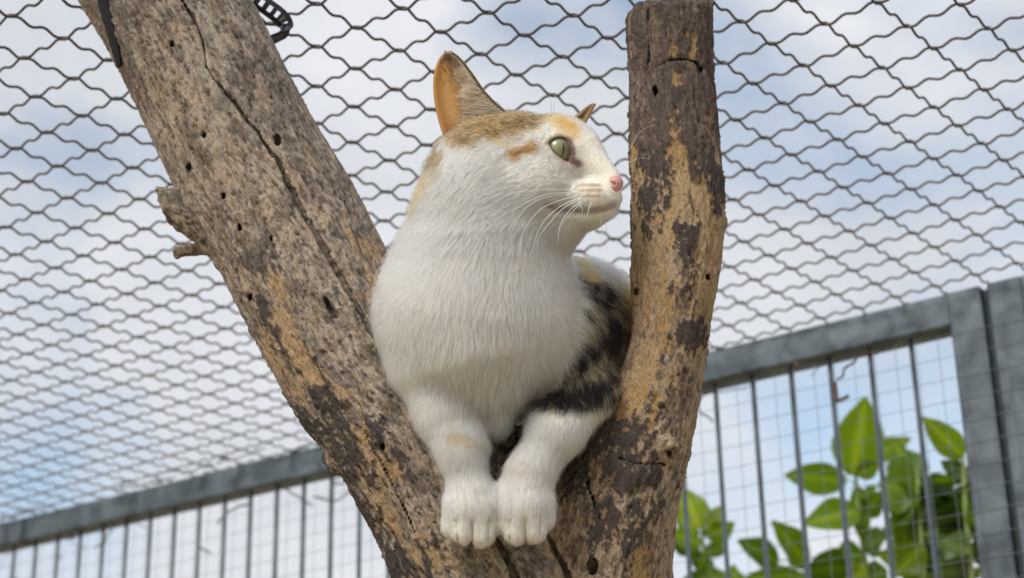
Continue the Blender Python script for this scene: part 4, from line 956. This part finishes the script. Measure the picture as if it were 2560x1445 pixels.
add_fur(fur('fur', CV, CF, CN, 420000, dens_body, lenk=0.82), cat, 'fur')
# ear fur
n_, m_ = EG.shape[:2]
EF = np.array([[i * m_ + j, i * m_ + j + 1, (i + 1) * m_ + j + 1, (i + 1) * m_ + j] for i in range(n_ - 1) for j in range(m_ - 1)])
EVf = EG.reshape(-1, 3); ENf = En.reshape(-1, 3); ENf = ENf * np.sign(ENf[:, 2:3] + 1e-6)
s_of = lambda P: np.clip((img(P)[0] - 1095) / 160, 0, 1)
gdE = np.array([(1250, 285, -.8, -.2, 45, .45), (1225, 265, -.95, -.3, 42, .4), (1200, 250, -.95, -.25, 40, .35), (1170, 210, -.8, -.6, 24, .3), (1140, 165, -.4, -.9, 12, .2), (1120, 240, -.4, -.8, 6, .2), (1110, 300, -.3, -.7, 6, .2),
                (1200, 310, -1, .0, 48, .35), (1175, 340, -1, .1, 40, .3), (1230, 320, -1, .15, 56, .4), (1170, 280, -1, -.15, 30, .3)], float)
def ear_hair_col(P, Nv):
    n = len(P); r = rng.random(n)[:, None]; s = s_of(P)[:, None]
    a = np.where(r < 0.42, np.array([0.78, 0.69, 0.60]), np.where(r < 0.82, np.array([0.50, 0.34, 0.18]), np.array([0.09, 0.06, 0.04])))
    e = np.array([0.26, 0.18, 0.085]) * (0.5 + r); k = sst(0.0, 1.0, s); return np.clip(a * (1 - 0.0 * k) + 0 * e, 0, 0.9)
def ear_dens(fc, fn):
    u, v = img(fc); edge = seg2(u, v, ER); s = s_of(fc)
    return 0.02 + 1.3 * np.exp(-(edge / 26) ** 2) + 0.8 * sst(0.40, 0.75, s)
add_fur(fur('ear_fur', EVf, EF, ENf, 20000, ear_dens, ear_hair_col, gdE, 0.00014, 5), eo, 'ear_fur')
def rim_col(P, Nv):
    r = rng.random(len(P))[:, None]; u, v = img(P); k = sst(1120, 1160, u)[:, None]
    return np.where(r < 0.3, np.array([0.08, 0.05, 0.03]), np.array([0.44, 0.28, 0.11])) * k + (1 - k) * np.array([0.52, 0.33, 0.15])
BV = EVf - ENf * 7; gdB = np.array([(1250, 280, -.5, -.6, 13, .2), (1180, 200, -.6, -.8, 11, .2), (1130, 140, -.3, -.9, 8, .2), (1095, 220, .2, -.95, 6, .15), (1110, 320, 0, -1, 6, .15)], float)
def back_dens(fc, fn):
    u, v = img(fc); return 0.10 + 3 * np.exp(-(seg2(u, v, ER) / 9) ** 2)
add_fur(fur('ear_back_fur', BV, EF, ENf * np.array([1, 1, 1.]), 9000, back_dens, rim_col, gdB, 0.00014, 6), eo, 'ear_back_fur')
nf_, mf_ = FG.shape[:2]
EF2 = np.array([[i * mf_ + j, i * mf_ + j + 1, (i + 1) * mf_ + j + 1, (i + 1) * mf_ + j] for i in range(nf_ - 1) for j in range(mf_ - 1)])
FNf = Fn.reshape(-1, 3); FNf = FNf * np.sign(FNf[:, 2:3] + 1e-6)
add_fur(fur('ear_fur', FG.reshape(-1, 3), EF2, FNf, 1500, None, rim_col, np.array([(1450, 290, .5, -.7, 10, .1), (1475, 270, .7, -.7, 5, .1)], float), 0.00014, 7), fo, 'ear_fur')
